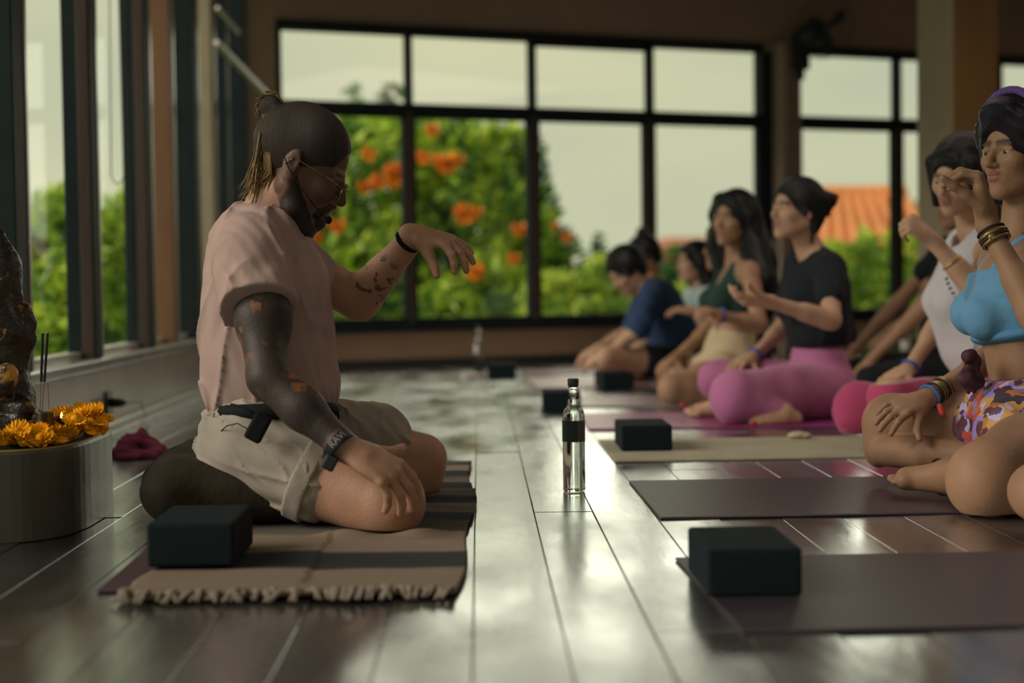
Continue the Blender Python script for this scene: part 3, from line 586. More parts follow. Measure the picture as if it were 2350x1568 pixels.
for i, (hx, hy, hr) in enumerate(((-6.2, 1.5, 1.3), (-6.6, 4.6, 1.5), (-7.0, 7.8, 1.6))):
    bush('garden_bush', ('rounded green garden bush outside the left windows, nearest the camera', 'rounded green garden bush outside the left windows, the middle one of three', 'rounded green garden bush outside the left windows, farthest of three')[i], 'bush', [((hx, hy, .1), (hr * .7, hr * .85, .75)), ((hx - .3, hy + .3, .45), (hr * .5, hr * .6, .6))], 2200, .08, (LEAF1, LEAF2, LEAF1)[i], seed=20 + i)
# the houses
def house(name, label, xl, xr, xtl, xtr, ytop, yeave, ybot, Y, rc, wc):
    e = empty(name, (at((xl + xr) / 2, ybot, Y).x, Y, GZ), label, 'house'); P = lambda x, y, d=0: at(x, y, Y + d)
    a, b = P(xl, yeave), P(xr, yeave); zt = P(xtl, ytop, 3.5).z; z0 = min(a.z, b.z); ta, tb = P(xtl, ytop, 3.5), P(xtr, ytop, 3.5)
    MB().bx(a.x + .4, Y + .4, GZ, b.x - .4, Y + 6.6, z0).build('wall', mat(name + '_wall', wc, .8, var=.1), e)
    me = bpy.data.meshes.new('roof'); vs = [(a.x, Y, z0), (b.x, Y, z0), (b.x, Y + 7, z0), (a.x, Y + 7, z0), (ta.x, Y + 3.5, zt), (tb.x, Y + 3.5, zt)]
    me.from_pydata(vs, [], [(0, 1, 5, 4), (1, 2, 5), (2, 3, 4, 5), (3, 0, 4), (3, 2, 1, 0)]); ro = link('roof', me, rc, e, False)
    n = 12
    for i in range(1, n):                              # ribs of tiles running up the slope
        f = i / n; p0 = Vector((a.x + (b.x - a.x) * f, Y - .02, z0 + .03)); p1 = Vector((ta.x + (tb.x - ta.x) * f, Y + 3.5, zt + .03)); MB().tube([p0, p1], .06, 5).build('roof_tile_row', rc, e)
    MB().tube([(ta.x, Y + 3.5, zt + .03), (tb.x, Y + 3.5, zt + .03)], .1, 6).build('ridge', rc, e)
    for k in range(3):
        wx = a.x + (b.x - a.x) * (.25 + .25 * k); w = MB().bx(wx - .4, Y + .3, z0 - 1.1, wx + .4, Y + .42, z0 - .2).build('window', M_FRAME, e); MB().bx(wx - .33, Y + .27, z0 - 1.03, wx + .33, Y + .3, z0 - .27).build('pane', mat('far_glass', (.1, .13, .15), .1), w)
    return e
M_ROOF = mat('orange_tiles', (.72, .27, .09), .75, bump=.3, bscale=4, var=.12, vscale=1.2)
house('orange_roof_house', 'low house with a broad orange tiled roof outside the right window', 1740, 2200, 1800, 2080, 447, 600, 660, 20, M_ROOF, (.5, .4, .3))
house('pink_house', 'distant pinkish building beyond the middle window, left of the long-haired student', 1505, 1640, 1515, 1620, 556, 574, 700, 38, mat('pink_roof', (.5, .16, .08), .8), (.72, .30, .18))
# ================================================================== PEOPLE
def V3(a, b): return (Vector(b) - Vector(a))
def person(x, y, Y, label, group=None): p = at(x, y, Y); return empty('person', (p.x, Y, 0), label, 'person', group)
SK0 = (.012,)
# ---------------------------------------------------------------- the teacher
def teacher():
    e = person(620, 1150, 3.35, 'kneeling bearded man with a hair bun, dusty pink T-shirt and tattooed arm, one hand raised')
    J = dict(pelvis=at(598, 1000, 3.35), chest=at(612, 655, 3.35), neck=at(612, 520, 3.36), shL=at(668, 598, 3.53), shR=at(578, 604, 3.17), hipL=at(615, 1005, 3.45), hipR=at(605, 1020, 3.25))
    elR = at(617, 868, 3.05); wrR = at(792, 1028, 2.99); elL = at(822, 690, 3.60); wrL = at(946, 548, 3.50)
    knR = at(893, 1163, 3.10); anR = at(690, 1185, 3.38); knL = at(968, 1052, 3.62); anL = at(790, 1120, 3.45)
    hc = at(690, 381, 3.35)
    S = Sdf(.0042)
    fw, lat, up = torso(S, J, .98, False)
    neck(S, at(618, 545, 3.36), at(655, 450, 3.35), 1, .053)
    S.cap(at(575, 520, 3.36), at(628, 425, 3.35), .035, .04, k=.03)
    a = math.radians(29); fd = Vector((math.cos(a), .05, -math.sin(a))); ud = Vector((math.sin(a), 0, math.cos(a)))
    n0 = len(S.p); p, R = head(S, hc, fd, ud, 1.10, fem=False, beard=True); S.p[n0:] = [(a_, b_, 'tan' if c_ == 'skin' else c_, d_, e_, f_) for a_, b_, c_, d_, e_, f_ in S.p[n0:]]  # head skin gets 'tan': shade on the face put into its colour
    S.cap(at(632, 500, 3.36), at(668, 450, 3.35), .056, .055, k=.02, tag='tan')  # neck darkened too, its shade painted into the skin
    # right (tattooed) arm
    S.ell(J['shR'], (.052, .048, .055), k=.03, tag='tattoo'); mid = J['shR'].lerp(elR, .5)
    S.cap(J['shR'], mid, .052, .048, k=.02, tag='tattoo'); S.cap(mid, elR, .048, .040, k=.02, tag='tattoo')
    S.ell(mid + Vector((.012, 0, 0)), (.053, .046, .08), k=.02, tag='tattoo')
    S.cap(elR, wrR.lerp(elR, .55), .042, .042, k=.02, tag='tattoo'); S.cap(wrR.lerp(elR, .55), wrR, .040, .026, k=.02, tag='tattoo')
    hd = V3(at(792, 1028, 2.99), at(884, 1082, 2.985)); hand(S, wrR + Vector((.002, 0, 0)), hd, Vector((.35, -.55, .75)), Vector((.5, .8, .4)), 1.20, curl=(34, 38, 42, 48), spread=8, thumb=(.7, .7, -.25), r=1.02, seg=(.75, .6, .4))
    # left, raised arm
    arm(S, J['shL'], elL, wrL, 1.0, False)
    S.cap(J['shL'].lerp(elL, .1), elL, .050, .045, k=.02); S.cap(elL.lerp(wrL, .05), wrL, .046, .026, k=.02); S.cap(elL.lerp(wrL, .22), elL.lerp(wrL, .62), .0445, .036, k=.004, tag='ink')
    hand(S, at(950, 540, 3.5), V3(at(950, 540, 3.5), at(1020, 552, 3.47)), Vector((.12, -.30, 1)), Vector((0, -1, -.3)), 1.02, curl=(62, 52, 40, 34), spread=11, thumb=(.35, .75, -.55), tcurl=12, r=1.05, seg=(.62, .45, .3))
    # legs
    leg(S, J['hipR'], knR, None, rt=.088, rk=.066); leg(S, J['hipL'], knL, None, rt=.085, rk=.060)
    S.cap(at(690, 1080, 3.2), at(880, 1150, 3.1), .080, .068, k=.03)
    S.ell(at(905, 1150, 3.09), (.060, .062, .070), k=.02)
    S.cap(knR + Vector((0, .03, -.005)), anR, .058, .04, k=.012); S.cap(knL + Vector((0, -.0, -.02)), anL, .054, .036, k=.012); S.cap(knL + Vector((0, 0, -.05)), anL + Vector((.08, .1, -.02)), .05, .04, k=.012)
    foot(S, anR, anR + Vector((-.14, .08, -.03)), Vector((0, 0, 1))); foot(S, anL, anL + Vector((-.16, .0, -.02)), Vector((0, 0, 1)))
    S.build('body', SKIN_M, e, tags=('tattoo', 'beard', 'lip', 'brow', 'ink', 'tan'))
    eyes(p, R, e, 1.07, .004)
    # T-shirt
    T = Sdf(.0045)
    pk = at(600, 905, 3.35)
    T.ell(at(603, 670, 3.35), (.128, .185, .165), k=.05); T.ell(at(618, 850, 3.35), (.142, .170, .14), k=.06); T.ell(at(610, 770, 3.35), (.134, .168, .14), k=.05)
    T.ell(at(590, 600, 3.35), (.095, .16, .09), k=.04)
    T.cap(at(575, 545, 3.36), at(640, 575, 3.36), .075, .06, k=.04)
    T.cap(at(570, 565, 3.22), at(650, 590, 3.5), .062, .055, k=.04)
    T.cap(at(612, 540, 3.3), J['shR'], .062, .064, k=.04); T.cap(at(612, 540, 3.4), J['shL'], .062, .060, k=.04)
    T.cap(J['shR'] + Vector((-.01, 0, .0)), J['shR'].lerp(elR, .36) + Vector((0, -.008, 0)), .070, .080, k=.02)
    T.cap(J['shL'], J['shL'].lerp(elL, .30), .062, .062, k=.02)
    T.ell(at(548, 920, 3.35), (.055, .13, .05), k=.04); T.ell(at(715, 890, 3.35), (.060, .13, .055), k=.04)
    d = (elR - J['shR']).normalized()
    f1 = folds(.0048, 46, (1, .25, -.60), 1); f2 = folds(.0020, 100, (1, .1, -.15), 3); f5 = creases(.010, 24, (1, .15, .32), 1.1); f6 = creases(.007, 34, (1, -.2, -.45), 2.3); T.disp = lambda P: f1(P) * .5 + f2(P) * .6 + f5(P) + f6(P)
    T.ell(at(700, 660, 3.42), (.050, .10, .085), k=.04); T.ell(at(700, 660, 3.30), (.045, .08, .085), k=.04)
    ad = (elR - J['shR']).normalized(); se = J['shR'].lerp(elR, .36); T.box(se + ad * .12 + Vector((0, -.045, .012)), (.12, .095, .12), M3(*frame((ad + Vector((0, -.22, 0))), Vector((1, 0, 0)))), rd=.004, op='post')
    T.ell(at(655, 500, 3.35), (.062, .064, .085), M3(*frame(Vector((.9, 0, .1)), Vector((-.45, 0, 1)))), k=.006, op='post')
    T.cap(at(640, 475, 3.35), at(700, 610, 3.36), .045, .010, k=.004, op='post')
    zc = at(600, 946, 3.35).z; T.cut((0, 0, zc), (0.10, 0, -1)) if False else T.cut(at(490, 945, 3.35), (-.08, 0, -1))
    sleeve = J['shR'].lerp(elR, .36)
    shirt = T.build('t_shirt', cloth('dusty_pink_cotton', (.38, .27, .245), bump=.25, bscale=9, stretch=(3, 1, 1)), e)
    # shorts
    T = Sdf(.0045)
    T.ell(at(590, 1000, 3.35), (.118, .175, .125), k=.04); T.cap(at(560, 1030, 3.27), at(560, 1030, 3.43), .09, k=.04)
    T.cap(at(600, 1020, 3.24), at(722, 1088, 3.175), .105, .099, k=.035); T.cap(at(640, 1000, 3.46), at(862, 1008, 3.58), .10, .086, k=.035)
    T.ell(at(560, 1060, 3.35), (.10, .16, .07), k=.04)
    f1 = folds(.0025, 75, (.35, 0, 1), 2); f3 = creases(.009, 42, (.35, .1, 1), .6); f4 = creases(.006, 60, (.75, 0, .6), 2.2); T.disp = lambda P: f1(P) + f3(P) + f4(P)
    dR = V3(at(600, 1020, 3.24), at(893, 1163, 3.10)).normalized()
    T.build('shorts', cloth('khaki_grey_cotton', (.30, .265, .225), bump=.3, bscale=12, var=.15), e)
    for c, ax, r, nm in ((at(722, 1090, 3.175), Vector((.86, -.15, -.42)), .104, 'cuff'), (at(862, 1005, 3.58), Vector((.93, .3, -.12)), .085, 'cuff')):
        axn = ax.normalized(); C = Sdf(.004); C.cap(c - axn * .016, c + axn * .016, r + .001, r - .001, k=.01); C.cut(c + axn * .018, axn); C.cut(c - axn * .022, -axn); C.disp = folds(.0015, 60, (1, 0, 1), 3); C.build(nm, cloth('khaki_cuff', (.34, .30, .26), bump=.3), e)
    b = MB(); b.tube([at(x, y, Y) for x, y, Y in [(520, 948, 3.20), (600, 945, 3.15), (690, 945, 3.17), (758, 942, 3.28), (765, 938, 3.42), (700, 930, 3.5), (600, 930, 3.53), (515, 935, 3.45), (500, 945, 3.3)]], .017, 8, True); b.build('belt', mat('dark_green_webbing', (.010, .015, .014), .8, spec=.1), e, True)
    # bun, hair, wisps
    H = Sdf(.004)
    H.ell(p(-.012, 0, .036), (.105, .084, .097), M3(*frame(fd, ud)), k=.01)
    H.ell(p(.125, 0, .0), (.075, .12, .105), M3(*frame(fd, ud)), k=.008, op='sub'); H.ell(p(.030, 0, -.062), (.085, .13, .072), M3(*frame(fd, ud)), k=.006, op='sub')
    H.ell(at(622, 247, 3.35), (.027, .027, .027), k=.008); H.cap(at(624, 254, 3.35), at(650, 276, 3.35), .014, .016, k=.008)
    H.chain([at(630, 268, 3.35), at(624, 310, 3.35), at(622, 365, 3.35), at(616, 405, 3.35)], [.018, .032, .032, .022], k=.02)
    HM = hair_mat('dark_blond_hair', (.028, .019, .013), .6); ho = H.build('hair', HM, e)
    w = MB(); g = random.Random(3)
    for i in range(46):
        x0, y0 = 596 + g.uniform(-6, 22), g.uniform(270, 380); x1 = x0 - g.uniform(0, 10); x2, y2 = g.uniform(545, 590), g.uniform(430, 478)
        Y0 = 3.35 + g.uniform(-.05, .05); pts = []
        for q in [0, .2, .4, .6, .8, 1]: pts.append(at(x0 + (x1 - x0) * q * 2 * (1 - q) + (x2 - x0) * q * q, y0 + (y2 - y0) * q, Y0 + g.uniform(-.004, .004)))
        w.tube(pts, [.0022, .0026, .0024, .002, .0014, .0006], 4)
    for i in range(26):
        an = g.uniform(0, 6.28); c = at(620, 246, 3.35); pts = [c + Vector((math.cos(an + q * 1.4) * (.026 + q * .006), g.uniform(-.012, .012), math.sin(an + q * 1.4) * (.026 + q * .005))) for q in (0, .3, .6, .9)]; w.tube(pts, [.0012, .0012, .001, .0005], 4)
    for i in range(70):
        yy = g.uniform(-.065, .03); dy = yy; x0 = 610 + g.uniform(-8, 14); xm = 592 + 95 * (1 - math.sqrt(1 - (dy / .092) ** 2)) + g.uniform(-2, 6)
        pts = [at(x0, 262 + g.uniform(-6, 10), 3.35 + dy * .3), at(xm + 8, 305, 3.35 + dy * .9), at(xm, 350, 3.35 + dy), at(xm + 2, 392 + g.uniform(-10, 8), 3.35 + dy * .9), at(xm - g.uniform(4, 26), 420 + g.uniform(-10, 25), 3.35 + dy * .8)]
        w.tube(pts, [.002, .0024, .0024, .002, .0008], 4)
    for i in range(26):
        an = g.uniform(.6, 3.6); c = at(622, 247, 3.35); pts = [c + Vector((math.cos(an + q * .5) * (.026 + q * .012), g.uniform(-.01, .01), math.sin(an + q * .5) * (.026 + q * .012))) for q in (0, .4, .8, 1)]; w.tube(pts, [.0014, .0012, .001, .0004], 4)
    wo = w.build('loose_hair', HAIR_L, e, True); wo['kind'] = 'stuff'
    # eyeglasses, headset microphone
    gm = mat('thin_gold_wire', (.35, .22, .12), .25, metal=1); G = MB()
    for b in (-1, 1):
        c = p(.098, b * .031, -.006); G.tube([c + (Vector(R[0]) * 0) + p(.0, math.cos(q) * .023, math.sin(q) * .019) - p(0, 0, 0) for q in [i * math.pi / 10 for i in range(20)]], .0011, 5, True)
        G.tube([p(.096, b * .054, .0), p(.05, b * .074, .004), p(-.012, b * .079, .008), p(-.022, b * .076, -.012)], .0012, 5)
    G.tube([p(.099, -.009, -.002), p(.108, 0, .002), p(.099, .009, -.002)], .0011, 5); go = G.build('eyeglasses', gm, e, True)
    for b in (-1, 1): MB().sphere(p(.0975, b * .031, -.006), (.0012, .0215, .0178), 16, Matrix(R)).build('lens', GLASS, go, True)
    mm = mat('black_foam', (.008, .010, .012), .8, spec=.15); m = MB(); m.sphere(at(753, 505, 3.30), .0088, 14); mo = m.build('headset_microphone', mm, e, True)
    MB().tube([at(753, 505, 3.30), at(735, 490, 3.265), at(690, 430, 3.26), at(662, 385, 3.258), at(650, 352, 3.262)], .0014, 6).build('boom', mm, mo, True)
    # wristband with letters, bracelet, wireless pack and cable
    wb = Sdf(.003); c = at(778, 1020, 2.985); ax = V3(elR, wrR).normalized(); wb.cap(c - ax * .011, c + ax * .011, .034, .033); wb.cap(c - ax * .05, c + ax * .05, .027, op='sub', k=.002); wb.cut(c + ax * .012, ax); wb.cut(c - ax * .012, -ax); wbo = wb.build('wristband', mat('navy_rubber_band', (.014, .014, .022), .5), e)
    fc = bpy.data.curves.new('lettering', 'FONT'); fc.body = 'RAVI'; fc.size = .019; fc.extrude = .0003; fc.align_x = 'CENTER'; fc.align_y = 'CENTER'; to = bpy.data.objects.new('tmp', fc); COL.objects.link(to)
    dg = bpy.context.evaluated_depsgraph_get(); me = bpy.data.meshes.new_from_object(to.evaluated_get(dg)); bpy.data.objects.remove(to)
    nrm = (Vector((0.15, -1, .25))); nrm = (nrm - ax * nrm.dot(ax)).normalized(); tx = ax.cross(nrm).normalized()
    if tx.z < 0: tx = -tx
    ty = nrm.cross(tx)
    for v in me.vertices:
        th = v.co.x / .0345; v.co = c + (nrm * math.cos(th) + tx * math.sin(th)) * .0348 + ty * v.co.y
    link('lettering', me, mat('grey_print', (.55, .55, .52), .5), wbo)
    m = MB(); m.box(at(757, 1062, 2.965), (.026, .016, .03), Matrix.Rotation(.5, 3, 'Y'), .004); m.build('bracelet_clasp', mat('navy_rubber_band', (.014, .014, .022), .5), wbo)
    ring(at(935, 555, 3.5), V3(elL, wrL), .0275, .0055, 'bracelet', mm, e)
    m = MB(); m.box(at(592, 982, 3.075), (.036, .022, .058), Matrix.Rotation(.5, 3, 'Y'), .006); pk = m.build('microphone_pack', mm, e)
    m = MB(); m.tube([at(530, 928, 3.1), at(560, 935, 3.085), at(598, 958, 3.07)], .0028, 6); m.build('antenna', mm, pk, True)
    m = MB(); m.tube([at(492, 948, 3.2), at(487, 975, 3.2), at(500, 996, 3.18), at(520, 978, 3.14), at(545, 972, 3.12), at(575, 988, 3.09)], .0013, 5); m.build('cable', mm, pk, True)
    m = MB(); m.tube([at(752, 930, 3.3), at(768, 930, 3.3), at(777, 955, 3.28), at(772, 985, 3.27)], .0035, 6); m.tube([at(745, 935, 3.26), at(765, 950, 3.25), at(758, 980, 3.24)], .003, 6); m.build('belt_strap', mm, e, True)
    m = MB(); m.tube([at(556, 482, 3.36), at(562, 476, 3.31), at(580, 478, 3.28)], .0012, 5); m.build('necklace', mm, e, True)
    return e
Sdf.floor = .0155
teacher()
Sdf.floor = .0078
# ---------------------------------------------------------------- students (all face the teacher, to the left)
def hair_cap(H, p, R, s, fem=True, dense=0, face=(.112, 0, -.012), fr=(.072, .078, .10), tg='skin'):
    H.ell(p(-.016, 0, .038), ((.100 + dense) * s, (.083 + dense) * s, (.090 + dense) * s), R, k=.015)
    H.ell(p(-.045, 0, -.01), (.070 * s, .076 * s, .08 * s), R, k=.02)
def hair_face(H, p, R, s, c=(.100, 0, -.022), r=(.062, .066, .082)):
    H.ell(p(*c), (r[0] * s, r[1] * s, r[2] * s), R, k=.006, op='sub'); H.ell(p(.035, 0, -.085), (.10 * s, .068 * s, .075 * s), R, k=.008, op='sub')
def student(vox, J, e, skin, hd, hands=(), s=1.0, fem=True, extra=None, legs=True, feet=True, hs=1.0, rt=.082):
    S = Sdf(vox); fw, lat, up = torso(S, J, s, fem); c, f, u = hd
    neck(S, J['neck'] - up * .02, Vector(c) - Vector(u).normalized() * .05 - Vector(f).normalized() * .02, s, .047 if fem else .055)
    p, R = head(S, c, f, u, hs, fem)
    for sd in ('L', 'R'):
        if 'el' + sd in J: arm(S, J['sh' + sd], J['el' + sd], J['wr' + sd], s, fem)
        if 'kn' + sd in J: leg(S, J['hip' + sd], J['kn' + sd], J['an' + sd], s, rt=rt)
        if 'toe' + sd in J: foot(S, J['an' + sd], J['toe' + sd], J.get('up' + sd, Vector((0, 0, 1))), s * .95)
    for h in hands: hand(S, *h[0], **h[1])
    if extra: extra(S)
    S.build('body', skin, e, tags=('lip', 'brow', 'nail'))
    return p, R, fw, lat, up
def H_(w, d, n, t, **k): return ((w, d, n, t), k)
# ---- woman in the blue sports bra
def blue_woman():
    e = person(2350, 1180, 3.55, 'woman in a pale blue sports bra and patterned wrap skirt, at the right edge')
    J = dict(pelvis=at(2368, 975, 3.58), chest=at(2322, 668, 3.6), neck=at(2340, 540, 3.62), shL=at(2372, 622, 3.43), shR=at(2290, 608, 3.76), hipL=at(2400, 1010, 3.46), hipR=at(2360, 985, 3.70),
             elL=at(2385, 735, 3.22), wrL=at(2268, 520, 3.32), elR=at(2310, 800, 3.84), wrR=at(2130, 912, 3.66),
             knL=at(2280, 1085, 3.22), anL=at(2190, 1088, 3.42), knR=at(2042, 962, 3.78), anR=at(2215, 1048, 3.62), toeL=at(2056, 1072, 3.50), toeR=at(2330, 1090, 3.5))
    f = Vector((-.885, -.46, -.02)); u = Vector((.03, .0, 1)); hc = at(2342, 352, 3.6)
    hd = V3(at(2262, 528, 3.32), at(2205, 400, 3.34))
    def ex(S):
        S.ell(at(2026, 985, 3.77), (.046, .06, .062), k=.03); S.ell(at(2016, 1028, 3.76), (.036, .05, .05), k=.02); S.cap(at(2060, 962, 3.77), at(2260, 965, 3.68), .054, .074, k=.03)
        S.cap(at(2030, 1034, 3.73), at(2120, 1040, 3.64), .040, .042, k=.003); S.cap(at(2120, 1040, 3.64), at(2210, 1045, 3.58), .042, .032, k=.004)
        S.ell(at(2240, 1105, 3.22), (.060, .06, .068), k=.03); S.cap(at(2262, 1090, 3.22), at(2420, 1015, 3.40), .066, .095, k=.04)
        S.cap(at(2255, 1125, 3.2), at(2520, 1130, 3.27), .058, .055, k=.03)
    p, R, fw, lat, up = student(.0042, J, e, SKIN_F, (hc, f, u), hands=[
        H_(at(2264, 505, 3.32), V3(at(2264, 505, 3.32), at(2232, 360, 3.33)), Vector((.95, -.25, .2)), Vector((-.3, -1, 0)), s=1.08, curl=(88, 82, 76, 70), spread=7, thumb=(.35, .75, -.65), tcurl=4, seg=(.75, .55, .35)),
        H_(at(2128, 914, 3.66), V3(at(2128, 914, 3.66), at(2040, 945, 3.62)), Vector((-.2, -.55, .8)), Vector((.2, -.9, -.3)), s=.95, curl=(30, 28, 30, 34), spread=10, thumb=(.45, .8, -.3))], extra=ex, rt=.085)
    eyes(p, R, e)
    # bra
    B = Sdf(.0042); fr, la, uu = frame(fw, up); RR = M3(fr, la, uu); ch = J['chest']
    B.ell(ch - up * .02, (.106, .142, .15), RR, k=.04)
    for b in (-1, 1): B.ell(ch + fw * .084 + lat * b * .062 - up * .045, (.054, .058, .056), RR, k=.02)
    B.cut(ch - up * .108, -up); B.cut(ch + up * .058, up); B.ell(ch + fw * .115 + up * .075, (.09, .052, .085), RR, op='post'); B.ell(ch - fw * .10 + up * .03, (.06, .12, .08), RR, op='post'); B.disp = folds(.0008, 120, (0, .2, 1), 2)
    cb = cloth('sky_blue_jersey', (.14, .34, .56), bump=.15, bscale=60, var=.04); bo = B.build('sports_bra', cb, e)
    for b in (-1, 1):
        q = Sdf(.0035); torso(q, J, 1, True, infl=.0045); c_ = ch + lat * b * .066; q.cut(c_ + lat * .009, lat); q.cut(c_ - lat * .009, -lat); q.cut(ch + up * .045, -up); q.build('strap', cb, bo)
    B2 = Sdf(.004); B2.ell(ch - up * .10, (.109, .138, .03), RR, k=.01); B2.cut(ch - up * .122, -up); B2.cut(ch - up * .088, up); B2.build('band', cloth('blue_band', (.11, .29, .50)), bo)
    # wrap skirt with a knot
    K = Sdf(.0045); pe = J['pelvis']; R2 = M3(*frame(fw, up))
    K.ell(pe + up * .045, (.122, .155, .10), R2, k=.03); K.ell(pe - up * .03, (.135, .19, .09), R2, k=.04)
    K.cap(at(2330, 930, 3.62), at(2265, 985, 3.64), .11, .085, k=.04); K.cap(at(2350, 960, 3.5), at(2335, 1005, 3.42), .11, .10, k=.04)
    K.cut(pe + up * .118, up); f1 = folds(.0045, 55, (.8, .2, -.5), 4); f3 = creases(.009, 40, (.7, .2, -.6), 1.1); K.disp = lambda P: f1(P) + f3(P)
    sm = bpy.data.materials.new('floral_print'); sm.use_nodes = True; t = sm.node_tree; pn = t.nodes['Principled BSDF']; pn.inputs['Roughness'].default_value = .6
    tcn = t.nodes.new('ShaderNodeTexCoord'); v = t.nodes.new('ShaderNodeTexVoronoi'); v.inputs['Scale'].default_value = 42; n = t.nodes.new('ShaderNodeTexNoise'); n.inputs['Scale'].default_value = 30; n.inputs['Detail'].default_value = 3
    mxv = t.nodes.new('ShaderNodeMix'); mxv.data_type = 'RGBA'; mxv.inputs[0].default_value = .06; t.links.new(tcn.outputs['Object'], mxv.inputs[6]); t.links.new(n.outputs[1], mxv.inputs[7]); t.links.new(tcn.outputs['Object'], n.inputs[0]); t.links.new(mxv.outputs[2], v.inputs[0])
    sep = t.nodes.new('ShaderNodeSeparateColor'); t.links.new(v.outputs['Color'], sep.inputs[0]); r = t.nodes.new('ShaderNodeValToRGB'); r.color_ramp.interpolation = 'CONSTANT'; E = r.color_ramp.elements
    cols = [(0, (.10, .03, .05)), (.16, (.45, .18, .04)), (.34, (.12, .05, .10)), (.46, (.30, .22, .60)), (.58, (.55, .30, .10)), (.72, (.05, .04, .07)), (.82, (.50, .42, .70)), (.92, (.50, .08, .07))]
    E[0].color = (*cols[0][1], 1); E[1].position = cols[1][0]; E[1].color = (*cols[1][1], 1)
    for q, c in cols[2:]: z = E.new(q); z.color = (*c, 1)
    t.links.new(sep.outputs[0], r.inputs[0]); t.links.new(r.outputs[0], pn.inputs['Base Color'])
    so = K.build('wrap_skirt', sm, e)
    kn = Sdf(.004); c = at(2232, 832, 3.5); kn.ell(c, (.022, .02, .018), k=.01); kn.chain([c, at(2222, 818, 3.48)], [.012, .018]); kn.chain([c, at(2218, 870, 3.48), at(2222, 905, 3.48)], [.012, .018, .006]); kn.chain([c, at(2240, 875, 3.49), at(2236, 900, 3.49)], [.012, .016, .006]); kn.disp = folds(.003, 90, (1, 0, 1), 2); kn.build('waist_knot', mat('maroon_print', (.07, .02, .03), .7, var=.6, vscale=60), so)
    # hair: purple-black, full
    Hh = Sdf(.0045); hair_cap(Hh, p, R, 1.0, dense=.012); Hh.ell(p(.072, 0, .096), (.036, .05, .032), R, k=.02); Hh.ell(p(-.03, 0, .07), (.11, .10, .08), R, k=.03); Hh.ell(p(-.08, 0, -.02), (.06, .085, .10), R, k=.03)
    for b in (-1, 1): Hh.cap(p(.030, b * .076, .06), p(-.02, b * .082, -.09), .030, .030, k=.02)
    hair_face(Hh, p, R, 1.0, c=(.112, 0, -.015), r=(.060, .066, .078)); Hh.disp = folds(.002, 160, (.3, .2, 1), 2)
    ho = Hh.build('hair', hair_mat('purple_black_hair', (.012, .009, .020)), e)
    hb = MB(); hb.tube([p(.035, math.cos(q) * .092, .05 + math.sin(q) * .098) for q in [math.pi * i / 14 for i in range(15)]], .010, 8); hb.build('headband', cloth('purple_band', (.14, .08, .28)), ho, True)
    # jewellery
    br = mat('brass_bangle', (.28, .20, .09), .35, metal=.7); dk = mat('dark_cord', (.02, .012, .012), .6)
    ax = V3(J['elL'], J['wrL']); 
    for q, m_, rr in ((.90, br, .0052), (.865, dk, .0045), (.835, br, .0042), (.95, dk, .003)): ring(J['elL'].lerp(J['wrL'], q), ax, .0295, rr, 'bracelet', m_, e)
    m = MB(); m.sphere(J['elL'].lerp(J['wrL'], .88) + Vector((-.012, -.026, 0)), (.011, .006, .011), 14); m.build('bracelet_charm', br, e, True)
    ax = V3(J['elR'], J['wrR'])
    for i, m_ in enumerate((br, br, dk, br, br, dk)): ring(J['elR'].lerp(J['wrR'], .80 + .028 * i), ax + Vector((0, 0, .03 * (i % 3 - 1))), .0285, .0026, 'bracelet', m_, e)
    ring(J['elR'].lerp(J['wrR'], .985), ax, .028, .004, 'bracelet', mat('blue_cord', (.03, .16, .45), .6), e)
    m = MB(); m.tube([at(2155, 928, 3.62), at(2162, 948, 3.61), at(2168, 958, 3.61)], [.006, .008, .004], 6); m.build('tassel_charm', mat('red_thread', (.5, .05, .03), .7), e, True)
    ring(at(2158, 1095, 3.44), Vector((1, .3, .1)), .041, .003, 'anklet', dk, e)
    m = MB(); m.tube([p(-.02, .052, -.15), p(.03, .05, -.185), p(.055, .0, -.21), p(.03, -.05, -.185)], .0028, 6); m.build('necklace', mat('red_bead_string', (.12, .02, .03), .5), e, True)
blue_woman()
